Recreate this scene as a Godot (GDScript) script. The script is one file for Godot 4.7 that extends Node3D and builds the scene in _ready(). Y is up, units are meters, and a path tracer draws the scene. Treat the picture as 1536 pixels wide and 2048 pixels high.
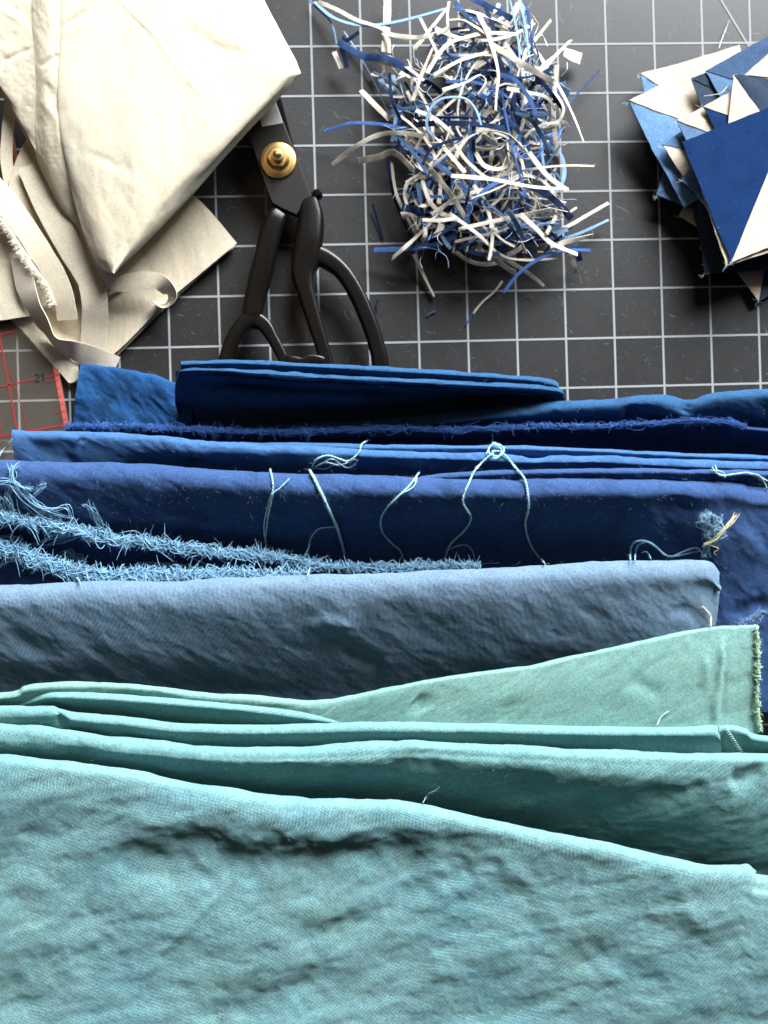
extends Node3D
# Cutting mat seen from above with muslin, shears, trimmings, patchwork squares and folded hand-dyed cloth.
# Positions are read off the photograph as (pixel x, pixel y, height in mm) and turned into metres by at().

const CAM_H := 0.450
const FOCAL := 1757.0
const INCH := 0.0254

var cam_pos := Vector3(0, CAM_H, 0)
var cam_basis := Basis()
var rng := RandomNumberGenerator.new()
var hmap := PackedFloat32Array()
var used := {}
var M := {}
var weave_col: ImageTexture
var weave_soft: ImageTexture
var weave_nrm: ImageTexture
var n_big := FastNoiseLite.new()
var n_mid := FastNoiseLite.new()
var n_fine := FastNoiseLite.new()
var n_dye := FastNoiseLite.new()

# ---------------------------------------------------------------- camera maths
func turn_axis(e: float, s: float, u: float) -> Vector3:
	var ax := -0.0390256
	var ay := -0.0027266
	var e2 := cos(ax) * e + sin(ax) * u
	var u1 := -sin(ax) * e + cos(ax) * u
	return Vector3(e2, sin(ay) * s + cos(ay) * u1, cos(ay) * s - sin(ay) * u1)

func at(px: float, py: float, h: float) -> Vector3:
	var d := cam_basis * Vector3((px - 768.0) / FOCAL, -(py - 1024.0) / FOCAL, -1.0)
	return cam_pos + d * ((CAM_H - h * 0.001) / -d.y)

func atv(p: Vector3) -> Vector3:
	return at(p.x, p.y, p.z)

func pixel(w: Vector3) -> Vector2:
	var v := cam_basis.transposed() * (w - cam_pos)
	return Vector2(768.0 - FOCAL * v.x / v.z, 1024.0 + FOCAL * v.y / v.z)

func note_height(w: Vector3) -> void:
	var p := pixel(w)
	var i := int(p.x / 4.0)
	var j := int(p.y / 4.0)
	if i >= 0 and j >= 0 and i < 384 and j < 512:
		var k := j * 384 + i
		var h := w.y * 1000.0
		if h > hmap[k]:
			hmap[k] = h

func top_at(px: float, py: float) -> float:
	var best := 0.0
	var ci := int(px / 4.0)
	var cj := int(py / 4.0)
	for dj in [-1, 0, 1]:
		for di in [-1, 0, 1]:
			var i: int = ci + di
			var j: int = cj + dj
			if i >= 0 and j >= 0 and i < 384 and j < 512:
				best = maxf(best, hmap[j * 384 + i])
	return best

# ---------------------------------------------------------------- curves
func v3(list: Array) -> PackedVector3Array:
	var o := PackedVector3Array()
	for a in list:
		o.append(Vector3(a[0], a[1], a[2]))
	return o

func resample(p: PackedVector3Array, n: int) -> PackedVector3Array:
	var dense := PackedVector3Array()
	var m := p.size()
	var sub := 10
	for i in m - 1:
		var a := p[maxi(i - 1, 0)]
		var b := p[i]
		var c := p[i + 1]
		var d := p[mini(i + 2, m - 1)]
		for k in sub:
			var t := float(k) / sub
			var t2 := t * t
			var t3 := t2 * t
			dense.append(0.5 * (2.0 * b + (c - a) * t + (2.0 * a - 5.0 * b + 4.0 * c - d) * t2 + (3.0 * b - a - 3.0 * c + d) * t3))
	dense.append(p[m - 1])
	var acc := PackedFloat32Array([0.0])
	for i in range(1, dense.size()):
		var dd := dense[i] - dense[i - 1]
		dd.z *= 4.0
		acc.append(acc[i - 1] + dd.length())
	var total := acc[acc.size() - 1]
	var out := PackedVector3Array()
	var k := 0
	for i in n + 1:
		var want := total * i / n
		while k < acc.size() - 2 and acc[k + 1] < want:
			k += 1
		var seg := maxf(acc[k + 1] - acc[k], 1e-9)
		out.append(dense[k].lerp(dense[k + 1], clampf((want - acc[k]) / seg, 0.0, 1.0)))
	return out

# ---------------------------------------------------------------- scene graph helpers
func numbered(called: String) -> String:
	var n: int = used.get(called, 0)
	used[called] = n + 1
	return called if n == 0 else "%s_%03d" % [called, n]

func tag(o: Node, label: String, category: String, group := "") -> void:
	o.set_meta("label", label)
	o.set_meta("category", category)
	if group:
		o.set_meta("group", group)

func thing(called: String, label: String, category: String, group := "") -> Node3D:
	var o := Node3D.new()
	o.name = numbered(called)
	add_child(o)
	tag(o, label, category, group)
	return o

func put(mesh: Mesh, called: String, mat: Material, parent: Node = null) -> MeshInstance3D:
	var o := MeshInstance3D.new()
	o.mesh = mesh
	o.material_override = mat
	if parent == null:
		o.name = numbered(called)
		add_child(o)
	else:
		o.name = called
		parent.add_child(o, true)
	return o

# ---------------------------------------------------------------- mesh builder
class Shape:
	var v := PackedVector3Array()
	var n := PackedVector3Array()
	var uv := PackedVector2Array()
	var c := PackedColorArray()
	var idx := PackedInt32Array()

	func mesh() -> ArrayMesh:
		var a := []
		a.resize(Mesh.ARRAY_MAX)
		a[Mesh.ARRAY_VERTEX] = v
		a[Mesh.ARRAY_NORMAL] = n
		a[Mesh.ARRAY_TEX_UV] = uv
		if c.size() == v.size():
			a[Mesh.ARRAY_COLOR] = c
		a[Mesh.ARRAY_INDEX] = idx
		var m := ArrayMesh.new()
		m.add_surface_from_arrays(Mesh.PRIMITIVE_TRIANGLES, a)
		return m

	func quad(a: int, b: int, cc: int, d: int) -> void:
		idx.append_array([a, b, cc, a, cc, d])

	# round or flattened tube through world points
	func tube(p: PackedVector3Array, r: PackedFloat32Array, sides: int, flat := 1.0, tint := Color.WHITE, sq := 1.0) -> void:
		var m := p.size()
		var up := Vector3.UP
		var first := v.size()
		var side := Vector3.ZERO
		for i in m:
			var t := (p[mini(i + 1, m - 1)] - p[maxi(i - 1, 0)]).normalized()
			if i == 0 or flat != 1.0:
				var s0 := t.cross(up)
				side = s0.normalized() if s0.length() > 0.05 else t.cross(Vector3.RIGHT).normalized()
			else:
				side = (side - t * side.dot(t)).normalized()
			var nn := side.cross(t).normalized()
			for k in sides:
				var a := TAU * k / sides
				var ca := signf(cos(a)) * pow(absf(cos(a)), sq)
				var sa := signf(sin(a)) * pow(absf(sin(a)), sq)
				var o := side * ca + nn * sa * flat
				v.append(p[i] + o * r[i])
				var na := signf(cos(a)) * pow(absf(cos(a)), 2.0 - sq)
				var nb := signf(sin(a)) * pow(absf(sin(a)), 2.0 - sq)
				n.append((side * na + nn * nb / flat).normalized())
				uv.append(Vector2(float(k) / sides, i * 0.1))
				c.append(tint)
		for i in m - 1:
			for k in sides:
				var a := first + i * sides + k
				var b := first + i * sides + (k + 1) % sides
				quad(a, b, b + sides, a + sides)
		for e in [0, m - 1]:
			var cen := v.size()
			v.append(p[e])
			n.append((p[e] - p[1 if e == 0 else m - 2]).normalized())
			uv.append(Vector2.ZERO)
			c.append(tint)
			for k in sides:
				var a: int = first + e * sides + k
				var b: int = first + e * sides + (k + 1) % sides
				if e == 0:
					idx.append_array([cen, b, a])
				else:
					idx.append_array([cen, a, b])

	# strip of cloth: a flat band with thickness, turned round its path by roll (radians) per point
	func ribbon(p: PackedVector3Array, w: PackedFloat32Array, th: float, roll: PackedFloat32Array, tint: Color) -> void:
		var m := p.size()
		var first := v.size()
		var along := 0.0
		for i in m:
			var t := (p[mini(i + 1, m - 1)] - p[maxi(i - 1, 0)]).normalized()
			if i > 0:
				along += p[i].distance_to(p[i - 1])
			var s0 := t.cross(Vector3.UP)
			var side := s0.normalized() if s0.length() > 0.05 else t.cross(Vector3.RIGHT).normalized()
			side = side.rotated(t, roll[i])
			var up := side.cross(t).normalized()
			var a := p[i] - side * w[i] * 0.5
			var b := p[i] + side * w[i] * 0.5
			var q := [a + up * th * 0.5, b + up * th * 0.5, a - up * th * 0.5, b - up * th * 0.5]
			for k in [0, 1]:
				v.append(q[k]); n.append((up + side * (0.08 if k == 1 else -0.08)).normalized()); uv.append(Vector2(along, k * w[i])); c.append(tint)
			for k in [2, 3]:
				v.append(q[k]); n.append(-up); uv.append(Vector2(along, k * w[i])); c.append(tint)
			for k in [1, 3, 0, 2]:
				v.append(q[k]); n.append(side if k % 2 == 1 else -side); uv.append(Vector2(along, 0)); c.append(tint)
		# per section: 0 topL 1 topR 2 botL 3 botR 4 topR' 5 botR' 6 topL' 7 botL'
		for i in m - 1:
			var a := first + i * 8
			var b := a + 8
			quad(a + 0, b + 0, b + 1, a + 1)
			quad(a + 2, a + 3, b + 3, b + 2)
			quad(a + 4, b + 4, b + 5, a + 5)
			quad(a + 6, a + 7, b + 7, b + 6)
		quad(first + 0, first + 1, first + 3, first + 2)
		var l := first + (m - 1) * 8
		quad(l + 0, l + 2, l + 3, l + 1)

# ---------------------------------------------------------------- cloth
# lines: arrays of [px, py, h mm], west to east, listed from the hidden underside over the nose to the far end
# opt: nu, nv, th (mm thickness, 0 none), big/mid/fine (mm relief), creases [[w px, amp mm, [x,y], [x,y], ...]], seed, uvrot, dye
func cloth(lines: Array, opt: Dictionary) -> ArrayMesh:
	var nu: int = opt.get("nu", 200)
	var nv: int = opt.get("nv", 60)
	var rows := []
	for l in lines:
		rows.append(resample(v3(l), nu))
	var w := nu + 1
	var g := PackedVector3Array()
	g.resize(w * (nv + 1))
	var pixs := PackedVector2Array()
	pixs.resize(w * (nv + 1))
	for i in w:
		var col := PackedVector3Array()
		for r in rows:
			col.append(r[i])
		var c := resample(col, nv)
		for j in nv + 1:
			g[j * w + i] = at(c[j].x, c[j].y, c[j].z)
			pixs[j * w + i] = Vector2(c[j].x, c[j].y)
	# uv in metres along the cloth
	var uv := PackedVector2Array()
	uv.resize(w * (nv + 1))
	var mi := nu / 2
	for j in nv + 1:
		var x := 0.0
		for i in range(mi + 1, w):
			x += g[j * w + i].distance_to(g[j * w + i - 1])
			uv[j * w + i].x = x
		x = 0.0
		for i in range(mi - 1, -1, -1):
			x -= g[j * w + i].distance_to(g[j * w + i + 1])
			uv[j * w + i].x = x
	for i in w:
		var y := 0.0
		for j in range(1, nv + 1):
			y += g[j * w + i].distance_to(g[(j - 1) * w + i])
			uv[j * w + i].y = y
	var base_n := grid_normals(g, w, nv)
	var big: float = opt.get("big", 0.0) * 0.00045
	var mid: float = opt.get("mid", 0.0) * 0.00034
	var fine: float = opt.get("fine", 0.0) * 0.001
	var sd: float = opt.get("seed", 0.0) * 3.7
	var creases: Array = opt.get("creases", [])
	var boxes := []
	for c in creases:
		var r := Rect2(c[2][0], c[2][1], 0, 0)
		for k in range(3, c.size()):
			r = r.expand(Vector2(c[k][0], c[k][1]))
		boxes.append(r.grow(c[0] * 2.2))
	var slant: float = opt.get("slant", 0.6)
	var free: float = opt.get("free", 0.0)
	for q in g.size():
		var t := uv[q]
		var x := t.x + sd
		var y := t.y + sd * 0.7
		# wrinkles run on a slant across the cloth
		var xs := x * cos(slant) + y * sin(slant)
		var ys := -x * sin(slant) + y * cos(slant)
		var d := 0.0
		if big != 0.0:
			d += big * n_big.get_noise_2d(xs * 700.0, ys * 1700.0)
		if mid != 0.0:
			var a := n_mid.get_noise_2d(xs * 2300.0, ys * 4200.0)
			d += mid * (a + 0.9 * (0.3 - absf(a)))
		if fine != 0.0:
			d += fine * n_fine.get_noise_2d(xs * 8000.0, ys * 13000.0)
		for k in boxes.size():
			if boxes[k].has_point(pixs[q]):
				var c: Array = creases[k]
				var best := 1e9
				var where := 0.0
				var run := 0.0
				# the wrinkle wanders and fades out toward its ends
				var z: Vector2 = pixs[q] + Vector2(n_mid.get_noise_2d(x * 1500.0, y * 1500.0), n_mid.get_noise_2d(x * 1500.0 + 300.0, y * 1500.0)) * c[0] * 0.7
				for e in range(3, c.size()):
					var pa := Vector2(c[e - 1][0], c[e - 1][1])
					var pb := Vector2(c[e][0], c[e][1])
					var cp := Geometry2D.get_closest_point_to_segment(z, pa, pb)
					var dd: float = z.distance_squared_to(cp)
					if dd < best:
						best = dd
						where = run + pa.distance_to(cp)
					run += pa.distance_to(pb)
				var fade := smoothstep(0.0, 0.3, where / run) * smoothstep(0.0, 0.3, 1.0 - where / run) * (0.75 + 0.7 * n_big.get_noise_2d(x * 1500.0 + 90.0, y * 1500.0))
				d += c[1] * 0.001 * exp(-best / (c[0] * c[0])) * fade
		g[q] += base_n[q] * d
	if free > 0.0:
		# torn edge: the outermost columns wander a little
		for j in nv + 1:
			for e in [0, w - 1]:
				g[j * w + e] += Vector3(n_fine.get_noise_2d(j * 9.0, e + sd * 100.0) * free * 0.001, 0, 0)
	for q in range(0, g.size(), 2):
		note_height(g[q])
	var nn := grid_normals(g, w, nv)
	var s := Shape.new()
	s.v = g
	s.n = nn
	var rot: float = opt.get("uvrot", 0.0)
	var off := Vector2(sd * 0.31, sd * 0.17)
	var dye: float = opt.get("dye", 0.1)
	var tone: Color = opt.get("tone", Color(0.9, 1.0, 1.05))
	for q in uv.size():
		var d := n_dye.get_noise_2d((uv[q].x + sd) * 1000.0, (uv[q].y + sd) * 1000.0)
		var e := n_dye.get_noise_2d((uv[q].x + sd) * 300.0 + 500.0, (uv[q].y - sd) * 300.0)
		var b := 1.0 + dye * d
		s.c.append(Color(b * (1.0 + (tone.r - 1.0) * e), b * (1.0 + (tone.g - 1.0) * e), b * (1.0 + (tone.b - 1.0) * e)))
		s.uv.append((uv[q] + off).rotated(rot) / 0.1408)
	for j in nv:
		for i in nu:
			var a := j * w + i
			s.idx.append_array([a, a + 1, a + w + 1, a, a + w + 1, a + w])
	var th: float = opt.get("th", 0.0) * 0.001
	if th > 0.0:
		var n0 := g.size()
		for q in n0:
			s.v.append(g[q] - nn[q] * th)
			s.n.append(-nn[q])
			s.uv.append(s.uv[q])
			s.c.append(s.c[q])
		for j in nv:
			for i in nu:
				var a := n0 + j * w + i
				s.idx.append_array([a, a + w + 1, a + 1, a, a + w, a + w + 1])
		for j in nv:
			s.quad(j * w, (j + 1) * w, n0 + (j + 1) * w, n0 + j * w)
			var e := j * w + nu
			s.quad(e, n0 + e, n0 + e + w, e + w)
		for i in nu:
			s.quad(i, n0 + i, n0 + i + 1, i + 1)
			var e := nv * w + i
			s.quad(e, e + 1, n0 + e + 1, n0 + e)
	return s.mesh()

func grid_normals(g: PackedVector3Array, w: int, nv: int) -> PackedVector3Array:
	var o := PackedVector3Array()
	o.resize(g.size())
	for j in nv + 1:
		var j0 := maxi(j - 1, 0) * w
		var j1 := mini(j + 1, nv) * w
		for i in w:
			var du := g[j * w + mini(i + 1, w - 1)] - g[j * w + maxi(i - 1, 0)]
			var dv := g[j1 + i] - g[j0 + i]
			o[j * w + i] = dv.cross(du).normalized()
	return o

# lines of a rolled fold whose northern silhouette is the rim, with radius r (mm); body lines follow
func roll(rim: Array, r: float, body: Array) -> Array:
	var k := r * 4.3
	var prof := [[k * 1.0 + 8.0, -2.0], [k * 0.9, -1.98], [k * 0.35, -1.75], [0.0, -1.0], [k * 0.3, -0.29], [k * 1.0, 0.0]]
	var out := []
	for q in prof:
		var l := []
		for p in rim:
			l.append([p[0], p[1] + q[0], p[2] + q[1] * r])
		out.append(l)
	return out + body

# ---------------------------------------------------------------- yarn
func yarn(s: Shape, pts: PackedVector3Array, r: float, plies: int, pitch: float, tint: Color, fuzz := 0.0, lift := true) -> void:
	# pts are world points, evenly spaced; each ply winds round the path
	var m := pts.size()
	var ph := rng.randf() * TAU
	for k in plies:
		var p := PackedVector3Array()
		var rr := PackedFloat32Array()
		var along := 0.0
		for i in m:
			if i > 0:
				along += pts[i].distance_to(pts[i - 1])
			var t := (pts[mini(i + 1, m - 1)] - pts[maxi(i - 1, 0)]).normalized()
			var a := t.cross(Vector3.UP)
			a = a.normalized() if a.length() > 0.05 else Vector3.RIGHT
			var b := a.cross(t)
			var ang := ph + TAU * (along / pitch + float(k) / plies)
			var rad := r * (0.0 if plies == 1 else 0.75)
			p.append(pts[i] + (a * cos(ang) + b * sin(ang)) * rad)
			var e := minf(i, m - 1 - i) / float(m)
			rr.append(r * (0.62 if plies > 1 else 1.0) * (0.55 + 0.45 * minf(1.0, e * 8.0)) * rng.randf_range(0.85, 1.15))
		s.tube(p, rr, 5 if r > 0.00012 else 3, 1.0, tint * rng.randf_range(0.85, 1.1))
	if fuzz > 0.0:
		for i in int(m * fuzz):
			var q := pts[rng.randi() % m]
			hair(s, q, rng.randf_range(0.0006, 0.0018), 0.00003, tint)

func hair(s: Shape, q: Vector3, length: float, r: float, tint: Color, flat := 0.6) -> void:
	var d := Vector3(rng.randfn(), absf(rng.randfn()) * flat, rng.randfn()).normalized()
	var b := Vector3(rng.randfn(), rng.randfn() * flat, rng.randfn()) * length * 0.35
	var p := PackedVector3Array()
	var rr := PackedFloat32Array()
	for k in 4:
		var t := k / 3.0
		p.append(q + d * length * t + b * t * t)
		rr.append(r * (1.0 - 0.5 * t))
	s.tube(p, rr, 3, 1.0, tint)

func draped(list: Array, lift: float, n: int) -> PackedVector3Array:
	# [px, py] points laid on whatever cloth is already there, with optional own extra height
	var q := []
	for a in list:
		q.append([a[0], a[1], 0.0])
	var r := resample(v3(q), n)
	var hs := PackedFloat32Array()
	for p in r:
		hs.append(top_at(p.x, p.y))
	var o := PackedVector3Array()
	for i in r.size():
		var h := 0.0
		var c := 0.0
		for k in range(-3, 4):
			var j := clampi(i + k, 0, hs.size() - 1)
			h += hs[j]
			c += 1.0
		h = maxf(h / c, hs[i])
		o.append(at(r[i].x, r[i].y, h + lift + 0.25 * n_fine.get_noise_2d(i * 6.0, r[0].x)))
	return o

# ---------------------------------------------------------------- materials
func srgb(r: float, g: float, b: float) -> Color:
	return Color(r, g, b)

func fabric(col: Color, strength := 1.0, sheen := 0.15) -> StandardMaterial3D:
	var m := StandardMaterial3D.new()
	m.albedo_color = col
	m.albedo_texture = weave_soft if strength < 1.0 else weave_col
	m.vertex_color_use_as_albedo = true
	m.normal_enabled = true
	m.normal_texture = weave_nrm
	m.normal_scale = strength
	m.roughness = 0.92
	m.metallic_specular = 0.25
	m.rim_enabled = sheen > 0.0
	m.rim = sheen
	m.rim_tint = 0.6
	m.cull_mode = BaseMaterial3D.CULL_DISABLED
	return m

func plain(col: Color, rough := 0.9, spec := 0.25) -> StandardMaterial3D:
	var m := StandardMaterial3D.new()
	m.albedo_color = col
	m.vertex_color_use_as_albedo = true
	m.roughness = rough
	m.metallic_specular = spec
	return m

func make_weave() -> void:
	# plain weave, 256 threads across a tile of 140.8 mm, 4 texels a thread; thread tone and thickness wander (slubs)
	var n := 1024
	var th := 256
	var r := RandomNumberGenerator.new()
	r.seed = 5
	var tone := []
	for k in 2:
		var a := PackedFloat32Array()
		for i in th:
			a.append(r.randf_range(-1.0, 1.0) * r.randf())
		tone.append(a)
	var slub := FastNoiseLite.new()
	slub.seed = 3
	slub.frequency = 0.05
	var col := PackedByteArray()
	col.resize(n * n * 3)
	var soft := PackedByteArray()
	soft.resize(n * n * 3)
	var hgt := PackedByteArray()
	hgt.resize(n * n)
	var prof := [0.35, 1.0, 1.0, 0.35]
	# every crossing of two threads has a tone of its own
	var speck := PackedFloat32Array()
	for i in th * th:
		speck.append(r.randf())
	for y in n:
		var j := y >> 2
		var fy: float = prof[y & 3]
		for x in n:
			var i := x >> 2
			var fx: float = prof[x & 3]
			var over := ((i + j) & 1) == 0
			var t: float = tone[0][i] if over else tone[1][j]
			var sl := 0.5 + slub.get_noise_2d(i * 40.0, y) if over else 0.5 + slub.get_noise_2d(x, j * 40.0)
			var h: float = (fx * (0.7 + 0.3 * fy)) if over else (fy * (0.7 + 0.3 * fx))
			var c := clampf(0.87 + 0.07 * t * sl + 0.22 * (h - 0.5) + 0.17 * (speck[j * th + i] - 0.5), 0.0, 1.0)
			var c2 := clampf(0.93 + 0.05 * t * sl + 0.12 * (h - 0.5) + 0.08 * (speck[j * th + i] - 0.5), 0.0, 1.0)
			var b := int(c * 255.0)
			var k := (y * n + x)
			col[k * 3] = b
			col[k * 3 + 1] = b
			col[k * 3 + 2] = b
			var b2 := int(c2 * 255.0)
			soft[k * 3] = b2
			soft[k * 3 + 1] = b2
			soft[k * 3 + 2] = b2
			hgt[k] = int(clampf(h * 0.75 + 0.10 * (t * sl + 0.5), 0.0, 1.0) * 255.0)
	weave_col = ImageTexture.create_from_image(Image.create_from_data(n, n, false, Image.FORMAT_RGB8, col))
	weave_soft = ImageTexture.create_from_image(Image.create_from_data(n, n, false, Image.FORMAT_RGB8, soft))
	var im := Image.create_from_data(n, n, false, Image.FORMAT_L8, hgt)
	im.convert(Image.FORMAT_RGBA8)
	im.bump_map_to_normal_map(2.4)
	weave_nrm = ImageTexture.create_from_image(im)

func make_materials() -> void:
	make_weave()
	for a in [[n_big, 11, 0.02, 3], [n_mid, 12, 0.02, 3], [n_fine, 13, 0.02, 3], [n_dye, 14, 0.05, 4]]:
		var f: FastNoiseLite = a[0]
		f.noise_type = FastNoiseLite.TYPE_SIMPLEX_SMOOTH
		f.seed = a[1]
		f.frequency = a[2]
		f.fractal_type = FastNoiseLite.FRACTAL_FBM
		f.fractal_octaves = a[3]
		f.domain_warp_enabled = false
	M.cream = fabric(srgb(0.905, 0.855, 0.757), 0.7)
	M.azure = fabric(srgb(0.150, 0.340, 0.550))
	M.denim = fabric(srgb(0.200, 0.370, 0.540))
	M.navy = fabric(srgb(0.170, 0.280, 0.470))
	M.cobalt = fabric(srgb(0.290, 0.455, 0.660))
	M.indigo = fabric(srgb(0.240, 0.355, 0.545))
	M.slate = fabric(srgb(0.470, 0.575, 0.670), 1.2)
	M.sage = fabric(srgb(0.540, 0.720, 0.690), 1.2)
	M.aqua = fabric(srgb(0.500, 0.690, 0.690), 1.2)
	M.teal = fabric(srgb(0.515, 0.695, 0.710), 1.2)
	M.yarn_blue = plain(srgb(0.54, 0.71, 0.82))
	M.yarn_denim = plain(srgb(0.40, 0.52, 0.66))
	M.yarn_pale = plain(srgb(0.66, 0.82, 0.84))
	M.yarn_cream = plain(srgb(0.88, 0.86, 0.70))
	M.yarn_navy = plain(srgb(0.27, 0.42, 0.68))
	M.yarn_sage = plain(srgb(0.72, 0.84, 0.72))
	M.lint = plain(srgb(0.62, 0.66, 0.70))
	M.iron = plain(srgb(0.075, 0.068, 0.062), 0.26, 0.34)
	var sp := FastNoiseLite.new()
	sp.frequency = 0.11
	sp.seed = 31
	sp.fractal_octaves = 3
	var ramp := Gradient.new()
	ramp.offsets = PackedFloat32Array([0.0, 0.58, 0.74, 0.88])
	ramp.colors = PackedColorArray([Color(0.03, 0.028, 0.027), Color(0.045, 0.04, 0.037), Color(0.10, 0.085, 0.07), Color(0.24, 0.20, 0.17)])
	var spt := NoiseTexture2D.new()
	spt.noise = sp
	spt.seamless = true
	spt.width = 512
	spt.height = 512
	spt.color_ramp = ramp
	M.iron.albedo_color = Color.WHITE
	M.iron.albedo_texture = spt
	var gr := FastNoiseLite.new()
	gr.frequency = 0.08
	gr.seed = 9
	var gn := NoiseTexture2D.new()
	gn.noise = gr
	gn.seamless = true
	gn.width = 512
	gn.height = 512
	gn.as_normal_map = true
	gn.bump_strength = 3.0
	M.iron.normal_enabled = true
	M.iron.normal_texture = gn
	M.iron.uv1_triplanar = true
	M.iron.uv1_scale = Vector3(60, 60, 60)
	M.iron.normal_scale = 0.35
	M.blade = plain(srgb(0.20, 0.185, 0.17), 0.42, 0.5)
	M.blade.metallic = 0.3
	M.blade.albedo_color = Color(1, 1, 1)
	M.blade.albedo_texture = spt.duplicate()
	M.blade.albedo_texture.color_ramp = ramp.duplicate()
	M.blade.albedo_texture.color_ramp.colors = PackedColorArray([Color(0.085, 0.078, 0.072), Color(0.11, 0.10, 0.092), Color(0.17, 0.15, 0.135), Color(0.32, 0.29, 0.26)])
	M.blade.normal_enabled = true
	M.blade.normal_texture = gn
	M.blade.uv1_triplanar = true
	M.blade.uv1_scale = Vector3(90, 90, 90)
	M.blade.normal_scale = 0.4
	M.steel = plain(srgb(0.74, 0.75, 0.74), 0.42, 0.5)
	M.steel.metallic = 0.45
	M.brass = plain(srgb(0.88, 0.74, 0.48), 0.36, 0.5)
	M.brass.metallic = 1.0
	M.line = plain(srgb(0.57, 0.58, 0.59), 0.6)
	M.red = plain(srgb(0.55, 0.19, 0.18), 0.5)
	M.ink = plain(srgb(0.16, 0.15, 0.14), 0.6)
	M.acrylic = StandardMaterial3D.new()
	M.acrylic.albedo_color = Color(0.56, 0.52, 0.46, 0.2)
	M.acrylic.transparency = BaseMaterial3D.TRANSPARENCY_ALPHA
	M.acrylic.roughness = 0.3
	M.frost = StandardMaterial3D.new()
	M.frost.albedo_color = Color(0.86, 0.42, 0.38, 0.62)
	M.frost.transparency = BaseMaterial3D.TRANSPARENCY_ALPHA
	M.frost.roughness = 0.5

# ---------------------------------------------------------------- the mat
func lattice(i: float, j: float, h: float) -> Vector3:
	var x := (i + 5.50169571) * INCH
	var z := (j - 9.44399659) * INCH
	var th := -0.0290115921
	return Vector3(cos(th) * x - sin(th) * z, h * 0.001, sin(th) * x + cos(th) * z)

func make_mat() -> void:
	var n := 2048
	var im := Image.create(n, n, false, Image.FORMAT_RGB8)
	im.fill(Color(0.135, 0.136, 0.138))
	# scuffs, dust and short lint marks rubbed into the vinyl
	var r := RandomNumberGenerator.new()
	r.seed = 21
	var cloud := FastNoiseLite.new()
	cloud.frequency = 0.012
	cloud.fractal_octaves = 4
	for y in range(0, n, 4):
		for x in range(0, n, 4):
			var d := 0.018 * cloud.get_noise_2d(x, y) + r.randf_range(-0.012, 0.012)
			im.fill_rect(Rect2i(x, y, 4, 4), Color(0.135 + d, 0.136 + d, 0.138 + d))
	for k in 5200:
		var x := r.randf() * n
		var y := r.randf() * n
		var a := r.randf() * TAU
		var bend := r.randfn() * 0.06
		var l := int(r.randf_range(2, 15) * (2.2 if r.randf() < 0.08 else 1.0))
		var g := r.randf_range(0.19, 0.27) if r.randf() < 0.85 else r.randf_range(0.3, 0.46)
		for s in l:
			x += cos(a)
			y += sin(a)
			a += bend
			if x >= 0 and y >= 0 and x < n and y < n:
				im.set_pixel(int(x), int(y), Color(g, g, g))
	for k in 90:
		var x := r.randf() * n
		var y := r.randf() * n
		var a := (0.0 if r.randf() < 0.5 else PI / 2.0) + r.randfn() * 0.12
		var g := r.randf_range(0.10, 0.21)
		for q in int(r.randf_range(60, 420)):
			x += cos(a)
			y += sin(a)
			if x >= 0 and y >= 0 and x < n and y < n and r.randf() < 0.8:
				im.set_pixel(int(x), int(y), Color(g, g, g))
	var m := StandardMaterial3D.new()
	m.albedo_texture = ImageTexture.create_from_image(im)
	m.roughness = 0.42
	m.metallic_specular = 0.5
	# slab with a 3 mm edge
	var s := Shape.new()
	var lo := lattice(-16, -4, 0)
	var c := [lattice(-17, -4, 0), lattice(8, -4, 0), lattice(8, 23, 0), lattice(-17, 23, 0)]
	var uvs := [Vector2(0, 0), Vector2(1, 0), Vector2(1, 1), Vector2(0, 1)]
	for k in 4:
		s.v.append(c[k]); s.n.append(Vector3.UP); s.uv.append(uvs[k]); s.c.append(Color.WHITE)
	s.quad(0, 1, 2, 3)
	for k in 4:
		var a: Vector3 = c[k]
		var b: Vector3 = c[(k + 1) % 4]
		var f := s.v.size()
		var nn := (b - a).cross(Vector3.UP).normalized() * -1.0
		if nn.dot(a + b) < 0.0:
			nn = -nn
		for q in [a, b, b - Vector3(0, 0.003, 0), a - Vector3(0, 0.003, 0)]:
			s.v.append(q); s.n.append(nn); s.uv.append(Vector2(0.1, 0.1)); s.c.append(Color.WHITE)
		s.quad(f, f + 3, f + 2, f + 1)
	var o := put(s.mesh(), "cutting_mat", m)
	o.set_meta("kind", "structure")
	o.set_meta("label", "dark grey cutting mat printed with a white one inch grid")
	# printed lines: thin ink film just above the vinyl
	var l := Shape.new()
	var lw := 0.021
	for k in range(-17, 9):
		strip(l, lattice(k - lw, -4, 0.12), lattice(k + lw, -4, 0.12), lattice(k + lw, 23, 0.12), lattice(k - lw, 23, 0.12))
	for k in range(-4, 24):
		strip(l, lattice(-17, k - lw, 0.16), lattice(8, k - lw, 0.16), lattice(8, k + lw, 0.16), lattice(-17, k + lw, 0.16))
	# sixty degree guide line at the top right
	var ga := at(1430, -20, 0.2)
	var gb := at(1560, 196, 0.2)
	var gs := (gb - ga).cross(Vector3.UP).normalized() * 0.00045
	strip(l, ga + gs, gb + gs, gb - gs, ga - gs)
	put(l.mesh(), "grid_lines", M.line, o)

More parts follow.
